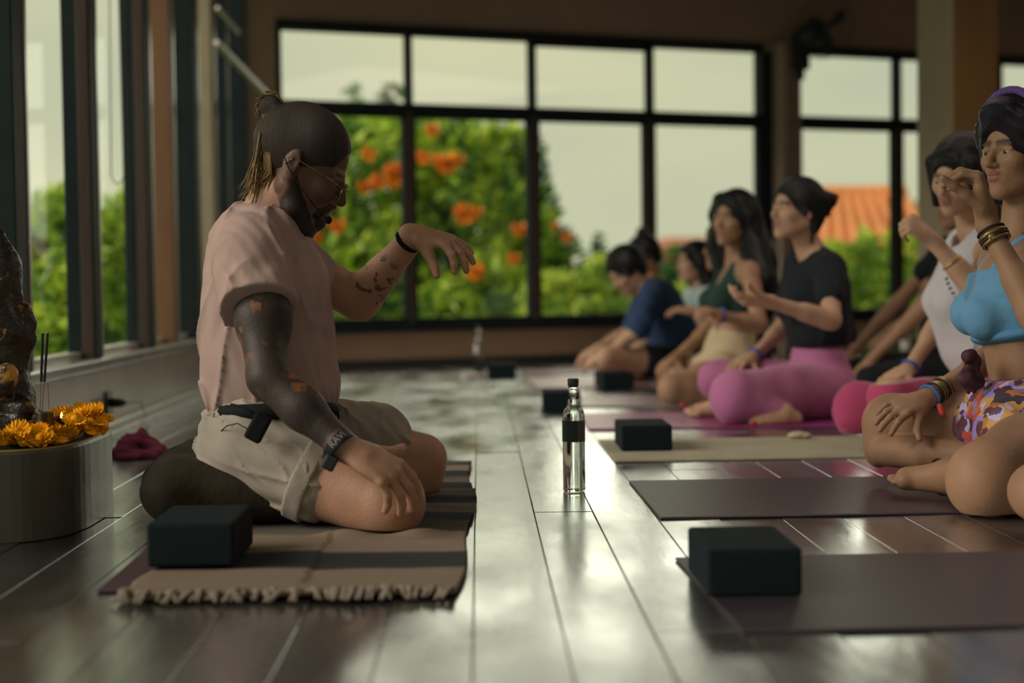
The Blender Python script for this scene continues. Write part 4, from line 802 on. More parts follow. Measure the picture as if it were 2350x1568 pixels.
# ---- woman in the white tank top, magenta leggings
def white_woman():
    e = person(2260, 1010, 4.7, 'woman in a white tank top and magenta leggings, seated beside the beige column, face lowered')
    J = dict(pelvis=at(2262, 930, 4.72), chest=at(2232, 650, 4.72), neck=at(2236, 520, 4.74), shL=at(2275, 582, 4.56), shR=at(2200, 572, 4.90), hipL=at(2280, 950, 4.62), hipR=at(2245, 935, 4.83),
             elL=at(2238, 662, 4.40), wrL=at(2140, 552, 4.42), elR=at(2168, 722, 4.98), wrR=at(2088, 845, 4.90),
             knL=at(2045, 912, 4.52), anL=at(2200, 985, 4.5), knR=at(1972, 942, 4.92), anR=at(2160, 985, 4.75), toeL=at(2120, 1000, 4.45), toeR=at(2240, 995, 4.7))
    f = Vector((-.78, -.62, -.32)); u = Vector((-.10, -.25, 1)); hc = at(2204, 404, 4.66)
    p, R, fw, lat, up = student(.0055, J, e, SKIN_A, (hc, f, u), hands=[
        H_(J['wrL'], V3(J['wrL'], at(2085, 510, 4.42)), Vector((.1, -.75, .65)), Vector((-.3, .5, .8)), s=.95, curl=(80, 84, 88, 92), thumb=(.6, .7, -.5), seg=(.9, .6, .4)),
        H_(J['wrR'], V3(J['wrR'], at(2010, 885, 4.84)), Vector((-.3, -.3, .9)), Vector((0, -1, 0)), s=.95, curl=(26, 24, 26, 28), spread=9)], rt=.08)
    eyes(p, R, e)
    T = Sdf(.0055); T.ell(at(2235, 660, 4.72), (.116, .148, .17), k=.05); [T.ell(J['chest'] + fw * .084 + lat * b * .062 - up * .045, (.058, .062, .06), k=.03) for b in (-1, 1)]; T.ell(at(2232, 770, 4.72), (.10, .14, .14), k=.05); T.ell(at(2222, 700, 4.72), (.115, .14, .14), k=.04)
    T.cap(at(2206, 590, 4.84), at(2262, 590, 4.62), .062, k=.04); T.cap(J['shR'].lerp(J['neck'], .4), J['shL'].lerp(J['neck'], .4), .045, k=.04)
    T.ell(at(2224, 545, 4.7), (.055, .062, .075), k=.005, op='sub'); T.cut(at(2200, 858, 4.72), (-.2, 0, -1)); f1 = folds(.003, 55, (1, .2, .1), 3); f3 = creases(.008, 28, (1, .3, .12), 1.5); T.disp = lambda P: f1(P) + f3(P)
    to = T.build('tank_top', cloth('white_jersey', (.56, .55, .60), bump=.3, bscale=10), e)
    pm = mat('dark_print', (.08, .09, .12), .6)
    for k in range(9):
        a = -.9 + k * .26; x, y = 2190 + 14 * math.sin(a * 1.5) + k * 1.2, 640 + k * 11; m = MB(); q = at(x - 4, y, 4.575); m.box(q, (.010, .004, .007), Matrix.Rotation(a, 3, 'Y')); m.build('printed_letter', pm, to)
    K = Sdf(.0055); pe = J['pelvis']; R2 = M3(*frame(fw, up)); K.ell(pe + up * .03, (.115, .158, .12), R2, k=.03); K.ell(pe - up * .03, (.13, .17, .085), R2, k=.03)
    leg(K, J['hipL'], J['knL'], J['anL'], i=.006, rt=.085, rk=.062, k=.02); leg(K, J['hipR'], J['knR'], J['anR'], i=.006, rt=.085, rk=.075, k=.02); K.ell(at(1972, 940, 4.92), (.075, .07, .09), k=.03)
    K.cut(pe + up * .125, up); K.disp = folds(.0015, 60, (1, .2, .6), 1)
    K.build('leggings', cloth('magenta_leggings', (.40, .055, .145), bump=.1, sheen=.3), e)
    Hh = Sdf(.0055); hair_cap(Hh, p, R, 1.0, dense=.006)
    for b in (-1, 1): Hh.cap(p(.045, b * .066, .055), p(.012, b * .078, -.085), .022, .018, k=.02)
    Hh.ell(p(-.05, 0, -.06), (.055, .07, .07), R, k=.03); Hh.cap(p(.07, .03, .07), p(.065, .05, .045), .02, .014, k=.01)
    hair_face(Hh, p, R, 1.0, c=(.112, 0, -.02), r=(.062, .060, .084)); Hh.disp = folds(.0015, 180, (0, 1, .2), 2); Hh.build('hair', HAIR_B, e)
    ring(J['elR'].lerp(J['wrR'], .97), V3(J['elR'], J['wrR']), .028, .006, 'wristband', mat('blue_wristband', (.03, .08, .38), .5), e)
    ring(J['elL'].lerp(J['wrL'], .55), V3(J['elL'], J['wrL']), .033, .002, 'bracelet', mat('gold_chain', (.6, .4, .12), .3, metal=1), e)
white_woman()
# ---- woman in the black T-shirt, pink leggings
def black_woman():
    e = person(1880, 965, 5.6, 'woman in a black T-shirt and mauve pink leggings with her hair pinned up, hand lifted')
    J = dict(pelvis=at(1882, 885, 5.62), chest=at(1868, 665, 5.62), neck=at(1862, 572, 5.64), shL=at(1905, 618, 5.45), shR=at(1835, 612, 5.80), hipL=at(1895, 898, 5.52), hipR=at(1870, 888, 5.73),
             elL=at(1908, 735, 5.28), wrL=at(1762, 692, 5.20), elR=at(1806, 742, 5.9), wrR=at(1730, 818, 5.75),
             knL=at(1688, 908, 5.32), anL=at(1800, 950, 5.30), knR=at(1648, 872, 5.80), anR=at(1800, 930, 5.6), toeL=at(1722, 962, 5.28), toeR=at(1900, 948, 5.4))
    f = Vector((-.90, -.42, .06)); u = Vector((.08, 0, 1)); hc = at(1828, 484, 5.6)
    def ex(S): foot(S, at(1665, 928, 5.6), at(1585, 932, 5.62), Vector((0, -.4, 1)), .9); S.cap(at(1665, 928, 5.6), at(1760, 940, 5.55), .035, .045, k=.02)
    def nails(S):
        ex(S)
        S.ell(at(1568, 930, 5.6), (.012,) * 3, k=.003, tag='nail'); S.ell(at(1728, 972, 5.25), (.010,) * 3, k=.003, tag='nail')
    p, R, fw, lat, up = student(.0065, J, e, SKIN_A, (hc, f, u), hands=[
        H_(J['wrL'], V3(J['wrL'], at(1705, 690, 5.18)), Vector((-.1, -.35, -.85)), Vector((0, -.8, .3)), s=.97, curl=(26, 40, 60, 78), thumb=(.35, .9, -.3)),
        H_(J['wrR'], V3(J['wrR'], at(1670, 845, 5.66)), Vector((-.2, -.3, .9)), Vector((.1, -1, 0)), s=.95, curl=(26, 24, 26, 28), spread=9)], extra=nails, hs=.98, rt=.08)
    eyes(p, R, e, .98)
    T = Sdf(.0065); T.ell(at(1872, 670, 5.62), (.118, .165, .17), k=.05); T.ell(at(1878, 755, 5.62), (.115, .150, .14), k=.05); T.cap(at(1838, 622, 5.78), at(1900, 625, 5.47), .062, k=.04)
    for b in (-1, 1): T.ell(J['chest'] + fw * .084 + lat * b * .062 - up * .045, (.058, .062, .062), k=.03)
    T.cap(J['shL'], J['shL'].lerp(J['elL'], .52), .060, .056, k=.02); T.cap(J['shR'], J['shR'].lerp(J['elR'], .52), .060, .056, k=.02); T.cap(at(1900, 640, 5.65), at(1935, 770, 5.66), .06, .05, k=.04)
    T.ell(at(1850, 572, 5.60), (.055, .065, .062), k=.005, op='sub'); T.cut(at(1860, 794, 5.62), (.05, 0, -1)); f1 = folds(.004, 40, (1, .2, -.2), 6); f3 = creases(.008, 24, (1, .3, .2), .4); T.disp = lambda P: f1(P) + f3(P)
    T.build('t_shirt', cloth('black_cotton', (.012, .016, .022), bump=.3, bscale=10), e)
    ring(J['neck'] - up * .030 + fw * .012, up + fw * .45, .064, .0065, 'undershirt_collar', cloth('lavender_jersey', (.5, .42, .52)), e)
    K = Sdf(.0065); pe = J['pelvis']; R2 = M3(*frame(fw, up)); K.ell(pe + up * .07, (.102, .14, .15), R2, k=.03); K.ell(pe, (.125, .168, .11), R2, k=.03); K.ell(at(1905, 905, 5.6), (.10, .16, .085), k=.03)
    leg(K, J['hipL'], J['knL'], J['anL'], i=.006, rt=.10, rk=.078, k=.02); leg(K, J['hipR'], J['knR'], J['anR'], i=.006, rt=.09, rk=.07, k=.02); K.ell(at(1682, 915, 5.32), (.075, .07, .092), k=.03); K.cut(pe + up * .19, up); K.disp = folds(.0015, 50, (1, .2, .5), 2)
    K.build('leggings', cloth('mauve_leggings', (.43, .15, .30), bump=.1, sheen=.3), e)
    Hh = Sdf(.0065); hair_cap(Hh, p, R, .98, dense=.004); bun = at(1896, 462, 5.62); Hh.ell(bun, (.034, .03, .026), k=.02); Hh.cap(bun, at(1915, 452, 5.62), .018, .012, k=.01); Hh.cap(p(-.08, 0, .03), bun, .05, .03, k=.03); Hh.cap(bun, at(1900, 492, 5.62), .018, .012, k=.01)
    Hh.cap(p(-.07, 0, -.04), p(-.07, .01, -.12), .028, .010, k=.03); Hh.cap(p(-.05, .05, -.03), p(-.04, .05, -.12), .012, .005, k=.02)
    hair_face(Hh, p, R, .98, c=(.095, 0, -.03), r=(.068, .075, .09)); Hh.disp = folds(.0015, 150, (0, 1, .2), 2); Hh.build('hair', HAIR_B, e)
    ring(J['elR'].lerp(J['wrR'], .97), V3(J['elR'], J['wrR']), .028, .006, 'wristband', mat('blue_wristband', (.03, .08, .38), .5), e)
black_woman()
# ---- long-haired woman, dark green top
def long_hair_woman():
    e = person(1700, 925, 6.5, 'woman with long loose black hair, dark green crop top and high beige shorts')
    J = dict(pelvis=at(1672, 842, 6.5), chest=at(1688, 672, 6.5), neck=at(1694, 590, 6.52), shL=at(1722, 625, 6.34), shR=at(1662, 622, 6.66), hipL=at(1690, 852, 6.4), hipR=at(1662, 848, 6.6),
             elL=at(1742, 745, 6.22), wrL=at(1655, 725, 6.15), elR=at(1648, 735, 6.75), wrR=at(1550, 822, 6.65), knL=at(1542, 893, 6.22), anL=at(1660, 912, 6.25), knR=at(1540, 868, 6.75), anR=at(1660, 908, 6.5), toeL=at(1590, 925, 6.2), toeR=at(1740, 920, 6.4))
    f = Vector((-.72, -.69, .0)); u = Vector((.10, 0, 1)); hc = at(1684, 505, 6.46)
    p, R, fw, lat, up = student(.0075, J, e, SKIN_D, (hc, f, u), hands=[H_(J['wrL'], V3(J['wrL'], at(1620, 712, 6.1)), Vector((0, -.4, .8)), Vector((-.2, -.5, .7)), s=.95, curl=(50, 55, 60, 60)), H_(J['wrR'], V3(J['wrR'], at(1505, 850, 6.55)), Vector((-.3, -.2, .9)), Vector((0, -1, 0)), s=.95)], rt=.08)
    eyes(p, R, e)
    B = Sdf(.0075); RR = M3(*frame(fw, up)); ch = J['chest']; B.ell(ch - up * .02, (.105, .142, .16), RR, k=.04)
    for b in (-1, 1): B.ell(ch + fw * .084 + lat * b * .062 - up * .045, (.056, .06, .058), RR, k=.02); B.cap(ch + fw * .07 + lat * b * .06, J['neck'].lerp(J['shL' if b > 0 else 'shR'], .45) + up * .012, .030, .026, k=.02)
    B.cut(ch - up * .10, -up); B.ell(ch + fw * .09 + up * .09, (.06, .05, .075), RR, k=.005, op='sub'); B.build('crop_top', cloth('dark_green_jersey', (.022, .055, .045)), e)
    K = Sdf(.0075); pe = J['pelvis']; K.ell(pe + up * .07, (.108, .14, .14), RR, k=.03); K.ell(pe, (.13, .168, .10), RR, k=.03); K.cap(J['hipL'], J['hipL'].lerp(J['knL'], .25), .095, k=.03); K.cap(J['hipR'], J['hipR'].lerp(J['knR'], .25), .095, k=.03); K.cut(pe + up * .20, up); K.disp = folds(.003, 50, (1, .2, .3), 2)
    K.build('high_shorts', cloth('cream_cotton', (.52, .42, .27)), e)
    Hh = Sdf(.0075); hair_cap(Hh, p, R, 1.0, dense=.008)
    for b in (-1, 1): Hh.chain([p(.04, b * .06, .09), p(.02, b * .085, .02), p(-.02, b * .09, -.10), p(-.05, b * .085, -.22)], [.02, .022, .03, .03], k=.03)
    Hh.chain([p(-.06, 0, 0), at(1735, 600, 6.5), at(1752, 680, 6.5), at(1758, 722, 6.5)], [.08, .085, .07, .035], k=.04); Hh.chain([p(0, -.085, -.08), at(1640, 560, 6.6), at(1650, 640, 6.62)], [.03, .035, .02], k=.03)
    Hh.chain([at(1728, 560, 6.4), at(1752, 640, 6.35), at(1766, 705, 6.35)], [.06, .05, .02], k=.03)
    hair_face(Hh, p, R, 1.0, c=(.108, 0, -.015), r=(.064, .060, .086)); Hh.disp = folds(.002, 120, (1, 1, .1), 2); Hh.build('hair', HAIR_B, e)
    ring(J['wrL'], V3(J['elL'], J['wrL']), .028, .006, 'wristband', mat('blue_wristband', (.03, .08, .38), .5), e)
long_hair_woman()
# ---- simple seated figure for the far rows and the cropped ones
def seated(lbl, x, ybase, Y, head_px, lean=.0, skin=None, top=None, bottom=None, hairm=None, hairstyle='short', fem=True, face=(-1, -.2, 0), handL=None, handR=None, vox=.009, knees=True, sleeve=.45, long=0, raise_l=None, hem=None, dx=0, bun=None, headscale=1.0, kx=.36):
    e = person(x, ybase, Y, lbl); k = Y / F
    pe = at(x, ybase, Y); pe.z = .115; hx, hy = head_px; hc = at(hx, hy, Y); nk = hc + Vector((.035, 0, -.135)); ch = pe.lerp(nk, .66); upv = (nk - pe).normalized(); ls = Vector((.02, -.165, 0))
    base = nk - upv * .055
    J = dict(pelvis=pe, chest=ch, neck=nk, shL=base + ls, shR=base - ls + Vector((.0, 0, 0)), hipL=pe + Vector((0, -.10, -.01)), hipR=pe + Vector((0, .10, -.01)),
             knL=pe + Vector((-kx, -.27, -.03)), knR=pe + Vector((-kx, .27, -.03)), anL=pe + Vector((-.16, -.05, -.07)), anR=pe + Vector((-.22, .06, -.07)), toeL=pe + Vector((-.20, .10, -.08)), toeR=pe + Vector((-.26, -.10, -.08)))
    hl = handL or (J['knL'] + Vector((.05, .01, .10))); hr = handR or (J['knR'] + Vector((.05, -.01, .10)))
    def elbow(sh, h, o):
        m = sh.lerp(h, .5); d = (h - sh); L = d.length; b = math.sqrt(max(.0, .27 ** 2 - (L / 2) ** 2)); s = Vector(o) - d.normalized() * Vector(o).dot(d.normalized()); return m + s.normalized() * b
    J['elL'] = elbow(J['shL'], hl, (.6, -.5, -.6)); J['elR'] = elbow(J['shR'], hr, (.6, .5, -.6)); J['wrL'] = hl; J['wrR'] = hr
    f = Vector(face); u = Vector((f.x * .0, 0, 1)) - f * (f.z / f.length); fn = f.normalized()
    def hnd(w, el, t): d = (w - el); d = d.normalized() + Vector((-.2, 0, -.25)); return H_(w, d, Vector((-.1, -.2, 1)) if abs(d.normalized().z) < .9 else Vector((-1, 0, 0)), Vector(t), s=.97, curl=(32, 34, 36, 38))
    p, R, fw, lat, up = student(vox, J, e, skin or SKIN_A, (hc, f, u), hands=[hnd(hl, J['elL'], (0, 1, .3)), hnd(hr, J['elR'], (0, -1, .3))], fem=fem, hs=headscale)
    eyes(p, R, e, headscale)
    RR = M3(*frame(fw, up))
    if top:
        T = Sdf(vox); T.ell(ch - up * .03, (.115 if fem else .13, .16 if fem else .178, .165), RR, k=.04); T.ell(pe.lerp(ch, .5), (.112, .15, .16), RR, k=.05); T.cap(J['shL'], J['shR'], .058, k=.04)
        T.cap(nk - up * .05 + Vector((0, -.05, 0)), nk - up * .05 + Vector((0, .05, 0)), .055, k=.03)
        if sleeve:
            for s_ in ('L', 'R'): T.cap(J['sh' + s_], J['sh' + s_].lerp(J['el' + s_], sleeve), .062, .058, k=.02)
        T.ell(nk + up * .0 + fw * .02, (.05, .058, .05), RR, k=.006, op='sub'); T.cut(pe + up * (.02 if hem is None else hem), -up); T.disp = folds(.004, 45, (1, .3, -.2), 3); T.build('top', top, e)
    if bottom:
        K = Sdf(vox); K.ell(pe + up * .03, (.12, .165, .12), RR, k=.03); fr = 1.0 if bottom[1] else .5
        for s_ in ('L', 'R'): leg(K, J['hip' + s_], J['hip' + s_].lerp(J['kn' + s_], fr), J['an' + s_] if bottom[1] else None, i=.008, rk=.06 if bottom[1] else .075, k=.02)
        K.cut(pe + up * .12, up); K.disp = folds(.002, 45, (1, .2, .5), 2); K.build('leggings' if bottom[1] else 'shorts', bottom[0], e)
    Hh = Sdf(vox); hair_cap(Hh, p, R, headscale, dense=.005)
    if hairstyle == 'long':
        for b in (-1, 1): Hh.chain([p(.04, b * .06, .08), p(.01, b * .085, 0), p(-.03, b * .088, -.11), p(-.05, b * .085, -.13 - long)], [.02, .022, .03, .022], k=.03)
        Hh.chain([p(-.06, 0, 0), p(-.09, 0, -.12), p(-.10, 0, -.14 - long)], [.08, .08, .045], k=.04)
    if hairstyle == 'bun' : Hh.ell(bun if bun else p(-.06, 0, .13), (.036,) * 3, k=.015)
    hair_face(Hh, p, R, headscale, c=(.100, 0, -.025), r=(.064, .070, .085)); Hh.disp = folds(.0015, 120, (0, 1, .2), 2); Hh.build('hair', hairm or HAIR_B, e)
    return e, J, p
# man in navy bending over his crossed legs
def navy():
    e = person(1555, 880, 7.6, 'person in a navy T-shirt bending forward over crossed legs, dark cropped hair')
    k = 7.8
    J = dict(pelvis=at(1562, 825, k), chest=at(1510, 702, k), neck=at(1475, 655, k - .02), shL=at(1500, 672, k - .18), shR=at(1488, 672, k + .18), hipL=at(1560, 835, k - .1), hipR=at(1555, 832, k + .1),
             elL=at(1462, 762, k - .30), wrL=at(1392, 810, k - .28), elR=at(1450, 760, k + .28), wrR=at(1372, 800, k + .2), knL=at(1392, 822, k - .30), anL=at(1470, 862, k - .15), knR=at(1392, 838, k + .28), anR=at(1470, 862, k + .1), toeL=at(1400, 866, k - .1), toeR=at(1420, 868, k))
    f = Vector((-.75, -.35, -.62)); u = Vector((-.62, -.2, .75))
    p, R, fw, lat, up = student(.009, J, e, SKIN_A, (at(1438, 622, k - .04), f, u), hands=[H_(J['wrL'], Vector((-1, 0, -.5)), Vector((-.3, -.3, .9)), Vector((0, 1, 0)), s=.98), H_(J['wrR'], Vector((-1, 0, -.5)), Vector((-.3, -.3, .9)), Vector((0, -1, 0)), s=.98)], fem=False, s=.95)
    eyes(p, R, e); RR = M3(*frame(fw, up))
    T = Sdf(.009); T.ell(J['chest'] - up * .02, (.13, .175, .165), RR, k=.04); T.ell(at(1545, 770, k), (.135, .16, .17), RR, k=.05); T.cap(J['shL'], J['shR'], .062, k=.04); T.ell(at(1562, 825, k), (.12, .16, .10), k=.04)
    for s_ in ('L', 'R'): T.cap(J['sh' + s_], J['sh' + s_].lerp(J['el' + s_], .95), .064, .058, k=.02)
    T.ell(J['neck'] + fw * .02, (.05, .055, .055), RR, k=.006, op='sub'); T.disp = folds(.005, 40, (1, .3, -.2), 3); T.build('t_shirt', cloth('navy_cotton', (.025, .055, .12)), e)
    K = Sdf(.009); K.ell(at(1562, 838, k), (.13, .17, .085), k=.03)
    for s_ in ('L', 'R'): K.cap(J['hip' + s_], J['hip' + s_].lerp(J['kn' + s_], .45), .095, .085, k=.03)
    K.build('shorts', cloth('dark_shorts', (.02, .025, .035)), e)
    Hh = Sdf(.009); hair_cap(Hh, p, R, 1.0, dense=.008); hair_face(Hh, p, R, 1.0); Hh.build('hair', HAIR_B, e)
navy()
seated('person with a dark topknot and rust-coloured top behind the bending figure in navy', 1545, 846, 9.15, (1478, 588), skin=SKIN_D, top=cloth('rust_cotton', (.30, .11, .03)), bottom=(cloth('dark_shorts', (.02, .025, .035)), True), hairstyle='bun', face=(-.9, -.2, -.5))
seated('woman with shoulder-length black hair and a pale tie-dye top in the far row', 1612, 855, 8.45, (1594, 604), skin=SKIN_A, top=mat('tie_dye', (.32, .42, .42), .8, var=.7, vscale=9), bottom=(cloth('dark_shorts', (.02, .025, .035)), True), hairstyle='long', long=.02, face=(-.95, -.3, 0), sleeve=.25)
seated('dark-haired woman half hidden behind the long-haired woman, hand held out limply', 1722, 892, 7.22, (1662, 568), skin=SKIN_D, top=cloth('black_jersey', (.014, .018, .022)), bottom=(cloth('dark_leggings', (.015, .018, .025)), True), hairstyle='long', long=.1, face=(-.9, -.3, 0), handL=at(1598, 716, 7.0), sleeve=0, kx=.28)
seated('person in a white top and green patterned trousers behind the beige column', 2165, 846, 8.75, (2165, 565), skin=SKIN_F, top=cloth('white_cotton', (.62, .62, .60)), bottom=(mat('green_print_cotton', (.07, .10, .03), .8, var=.8, vscale=14), True), hairstyle='long', face=(-.9, -.3, 0), sleeve=.3, handL=at(2040, 765, 8.2))
seated('person in black leggings mostly hidden behind the woman in the white tank top', 2155, 880, 6.5, (2200, 470), skin=SKIN_D, top=cloth('black_jersey', (.014, .018, .022)), bottom=(cloth('black_leggings', (.012, .014, .018)), True), hairstyle='short', face=(-.9, -.3, 0), handL=at(2000, 826, 6.3), vox=.009)
seated('seated person cut off by the right edge of the frame, only a bare knee showing', 2966, 1290, 2.70, (2940, 160), skin=SKIN_F, top=cloth('grey_cotton', (.10, .10, .11)), bottom=(cloth('dark_shorts', (.02, .025, .035)), False), hairstyle='short', face=(-1, -.1, 0), vox=.008)
# ================================================================== THINGS
M_BLOCK = mat('black_foam_block', (.007, .014, .017), .85, bump=.25, bscale=250, spec=.15)
def block(x, y, z, rz, lbl, grp='foam yoga blocks'):
    p = fl(x, y); e = empty('yoga_block', (p.x, p.y, z), lbl, 'yoga block', grp, rz)
    m = MB(); m.box((0, .115, .0385), (.152, .23, .077), None, .006); me = m.mesh('body'); o = bpy.data.objects.new('foam_body', me); COL.objects.link(o); o.parent = e; me.materials.append(M_BLOCK); me.polygons.foreach_set('use_smooth', [False] * len(me.polygons)); return e
def mat_thing(name, label, pts, h, m, cat='yoga mat', grp='yoga mats'):
    """pts: near-left, far-left, far-right, near-right on the floor"""
    c = (Vector(pts[0]) + Vector(pts[2])) / 2; b = MB(); b.poly([(p[0], p[1], .0005) for p in pts], (0, 0, h))
    es = [e for e in b.b.edges]; bmesh.ops.bevel(b.b, geom=es, offset=min(.0015, h * .3), segments=1, affect='EDGES'); o = b.build(name, m); tag(o, label, cat, grp); return o
def rib_mat(name, col, rough=.45, spec=.5):
    m = bpy.data.materials.new(name); m.use_nodes = True; t = m.node_tree; p = t.nodes['Principled BSDF']; p.inputs['Base Color'].default_value = (*col, 1); p.inputs['Roughness'].default_value = rough
    tcn = t.nodes.new('ShaderNodeTexCoord'); w = t.nodes.new('ShaderNodeTexWave'); w.inputs['Scale'].default_value = 75; w.inputs['Distortion'].default_value = .6; w.bands_direction = 'DIAGONAL'; n = t.nodes.new('ShaderNodeTexNoise'); n.inputs['Scale'].default_value = 320
    ad = t.nodes.new('ShaderNodeMath'); t.links.new(tcn.outputs['Object'], w.inputs[0]); t.links.new(tcn.outputs['Object'], n.inputs[0]); t.links.new(w.outputs[1], ad.inputs[0]); t.links.new(n.outputs[0], ad.inputs[1])
    b = t.nodes.new('ShaderNodeBump'); b.inputs['Strength'].default_value = .7; b.inputs['Distance'].default_value = .0012; t.links.new(ad.outputs[0], b.inputs['Height']); t.links.new(b.outputs[0], p.inputs['Normal']); p.inputs['Specular IOR Level'].default_value = spec; return m
M_PLUM = rib_mat('plum_rubber', (.046, .030, .040), .4, .8); M_PLUM2 = rib_mat('dark_plum_rubber', (.036, .026, .036), .38, .8)
def rect(nl, fll, L, y1=None):
    a, b = fl(*nl), fl(*fll); d = Vector((1, .012, 0)); return [tuple(a), tuple(b), tuple(b + d * L), tuple(a + d * L)]
mat_thing('yoga_mat', 'dark plum yoga mat nearest the camera at the lower right, under the black block', rect((1703, 1456), (1549, 1286), 1.75), .005, M_PLUM2)
mat_thing('yoga_mat', 'dark plum yoga mat with ribbed surface under the woman in the blue bra', rect((1515, 1193), (1443, 1108), 1.75), .005, M_PLUM)
mat_thing('yoga_mat', 'beige towel-covered yoga mat running to the magenta leggings', rect((1412, 1062), (1372, 1014), 1.75), .006, mat('beige_towel', (.33, .31, .22), .9, bump=.6, bscale=14, var=.1))
mat_thing('yoga_mat', 'bright magenta yoga mat under the woman in the black T-shirt', rect((1350, 989), (1330, 953), 1.8), .006, rib_mat('magenta_rubber', (.26, .035, .16), .28, .8))
mat_thing('yoga_mat', 'pale pink yoga mat under the long-haired woman', rect((1285, 937), (1270, 912), 1.9), .006, rib_mat('pale_rubber', (.36, .28, .29), .22, 1))
mat_thing('yoga_mat', 'pinkish yoga mat with the black block on it, under the bending figure in navy', rect((1238, 893), (1205, 868), 1.6), .006, rib_mat('pink_rubber', (.46, .32, .33), .25, 1))
mat_thing('yoga_mat', 'narrow far yoga mat close to the tan back wall', rect((1215, 862), (1200, 852), 1.4), .006, rib_mat('mauve_rubber', (.25, .13, .18), .4))
mat_thing('yoga_mat', 'yoga mat under the person in green patterned trousers', [(fl(1985, 868)).to_tuple(), (fl(1975, 853)).to_tuple(), (fl(2330, 848)).to_tuple(), (fl(2350, 866)).to_tuple()], .006, rib_mat('grey_rubber', (.08, .09, .10), .4))
block(1733, 1378, .0055, .0, 'large black foam block in the lower right, on the nearest plum mat')
block(1485, 1041, .0065, .0, 'black foam block on the beige towel-covered mat')
block(1290, 944, .0, -.02, 'black foam block behind the glass bottle')
block(1152, 869, .0, .0, 'small far black foam block beside the far glass bottle'); block(1420, 896, .0065, .1, 'black foam block in front of the bending figure in navy')
block(438, 1326, .0185, .0, 'black foam block on the striped rug beside the cushion')
# little items
m = MB(); c = fl(1832, 1012); m.sphere((c.x, c.y, .018), (.035, .02, .012), 12); m.sphere((c.x + .02, c.y, .016), (.025, .02, .011), 12); tag(m.build('crumpled_cloth', mat('cream_cloth', (.45, .40, .28), .9), None, True), 'small crumpled cream cloth on the beige towel-covered mat', 'cloth')
def bottle(x, y, lbl, label_mat, half, second=None, grp='glass water bottles'):
    p = fl(x, y); e = empty('glass_bottle', (p.x, p.y, 0), lbl, 'bottle', grp)
    def add(name, me, mt, par): o = bpy.data.objects.new(name, me); COL.objects.link(o); o.parent = par; me.materials.append(mt); me.polygons.foreach_set('use_smooth', [True] * len(me.polygons)); return o
    prof = [(0, .004), (.018, .002), (.025, .0005), (.0272, .004), (.0275, .010), (.0268, .013), (.0272, .017), (.0272, .182), (.0268, .190), (.0240, .199), (.0175, .207), (.0150, .214), (.0142, .222), (.0115, .250), (.0108, .256), (.0115, .259), (.0108, .262), (0, .262)]
    # glass filled with water: an outer shell and an inner surface above the water line
    add('glass', MB().lathe(prof, seg=40).mesh('glass'), glass_mat('clear_glass', 1.36, (.93, .99, .96)), e)
    add('air_gap', MB().lathe([(0, .226), (.0122, .226), (.0098, .250), (.0092, .261), (0, .261)], seg=32).mesh('air'), glass_mat('bottle_air', 1.0 / 1.36), e)
    add('cap', MB().lathe([(0, .258), (.0132, .258), (.0136, .261), (.0136, .273), (.0128, .276), (0, .276)], seg=32).mesh('cap'), mat('dark_cap', (.035, .045, .035), .5), e)
    for nm, label_mat, half in [('paper_label', label_mat, half)] + ([('label_reverse', *second)] if second else []):
      b = MB(); a0, a1 = half; n = 20; R_ = .0280
      for i in range(n):
        q0 = a0 + (a1 - a0) * i / n; q1 = a0 + (a1 - a0) * (i + 1) / n
        b.poly([(R_ * math.cos(q0), R_ * math.sin(q0), .123), (R_ * math.cos(q1), R_ * math.sin(q1), .123), (R_ * math.cos(q1), R_ * math.sin(q1), .175), (R_ * math.cos(q0), R_ * math.sin(q0), .175)], (-math.cos((q0 + q1) / 2) * .0004, -math.sin((q0 + q1) / 2) * .0004, 0))
      bmesh.ops.remove_doubles(b.b, verts=b.b.verts[:], dist=.00005); me = b.mesh('label'); me.materials.append(label_mat); o = bpy.data.objects.new(nm, me); COL.objects.link(o); o.parent = e
    return e
bottle(1318, 1128, 'clear glass water bottle with a dark label, standing alone on the floor in the middle', mat('dark_label', (.012, .022, .026), .5), (math.radians(120), math.radians(285)), (mat('brown_label_back', (.10, .075, .065), .6), (math.radians(285), math.radians(372))))
bottle(1100, 862, 'far clear glass bottle beside the small black block near the back wall', mat('clear_label', (.5, .5, .5), .5), (math.radians(200), math.radians(260)))
bottle(2078, 856, 'glass bottle with a white label beside the green patterned trousers', mat('white_label', (.70, .70, .62), .5), (math.radians(160), math.radians(370)))
p = fl(1083, 868); m = MB(); m.box((p.x, p.y, .012), (.10, .07, .022), Matrix.Rotation(.2, 3, 'Z'), .005); tag(m.build('notebook', mat('pale_cover', (.62, .55, .50), .6)), 'small pale notebook on the floor in front of the far bottle', 'notebook')
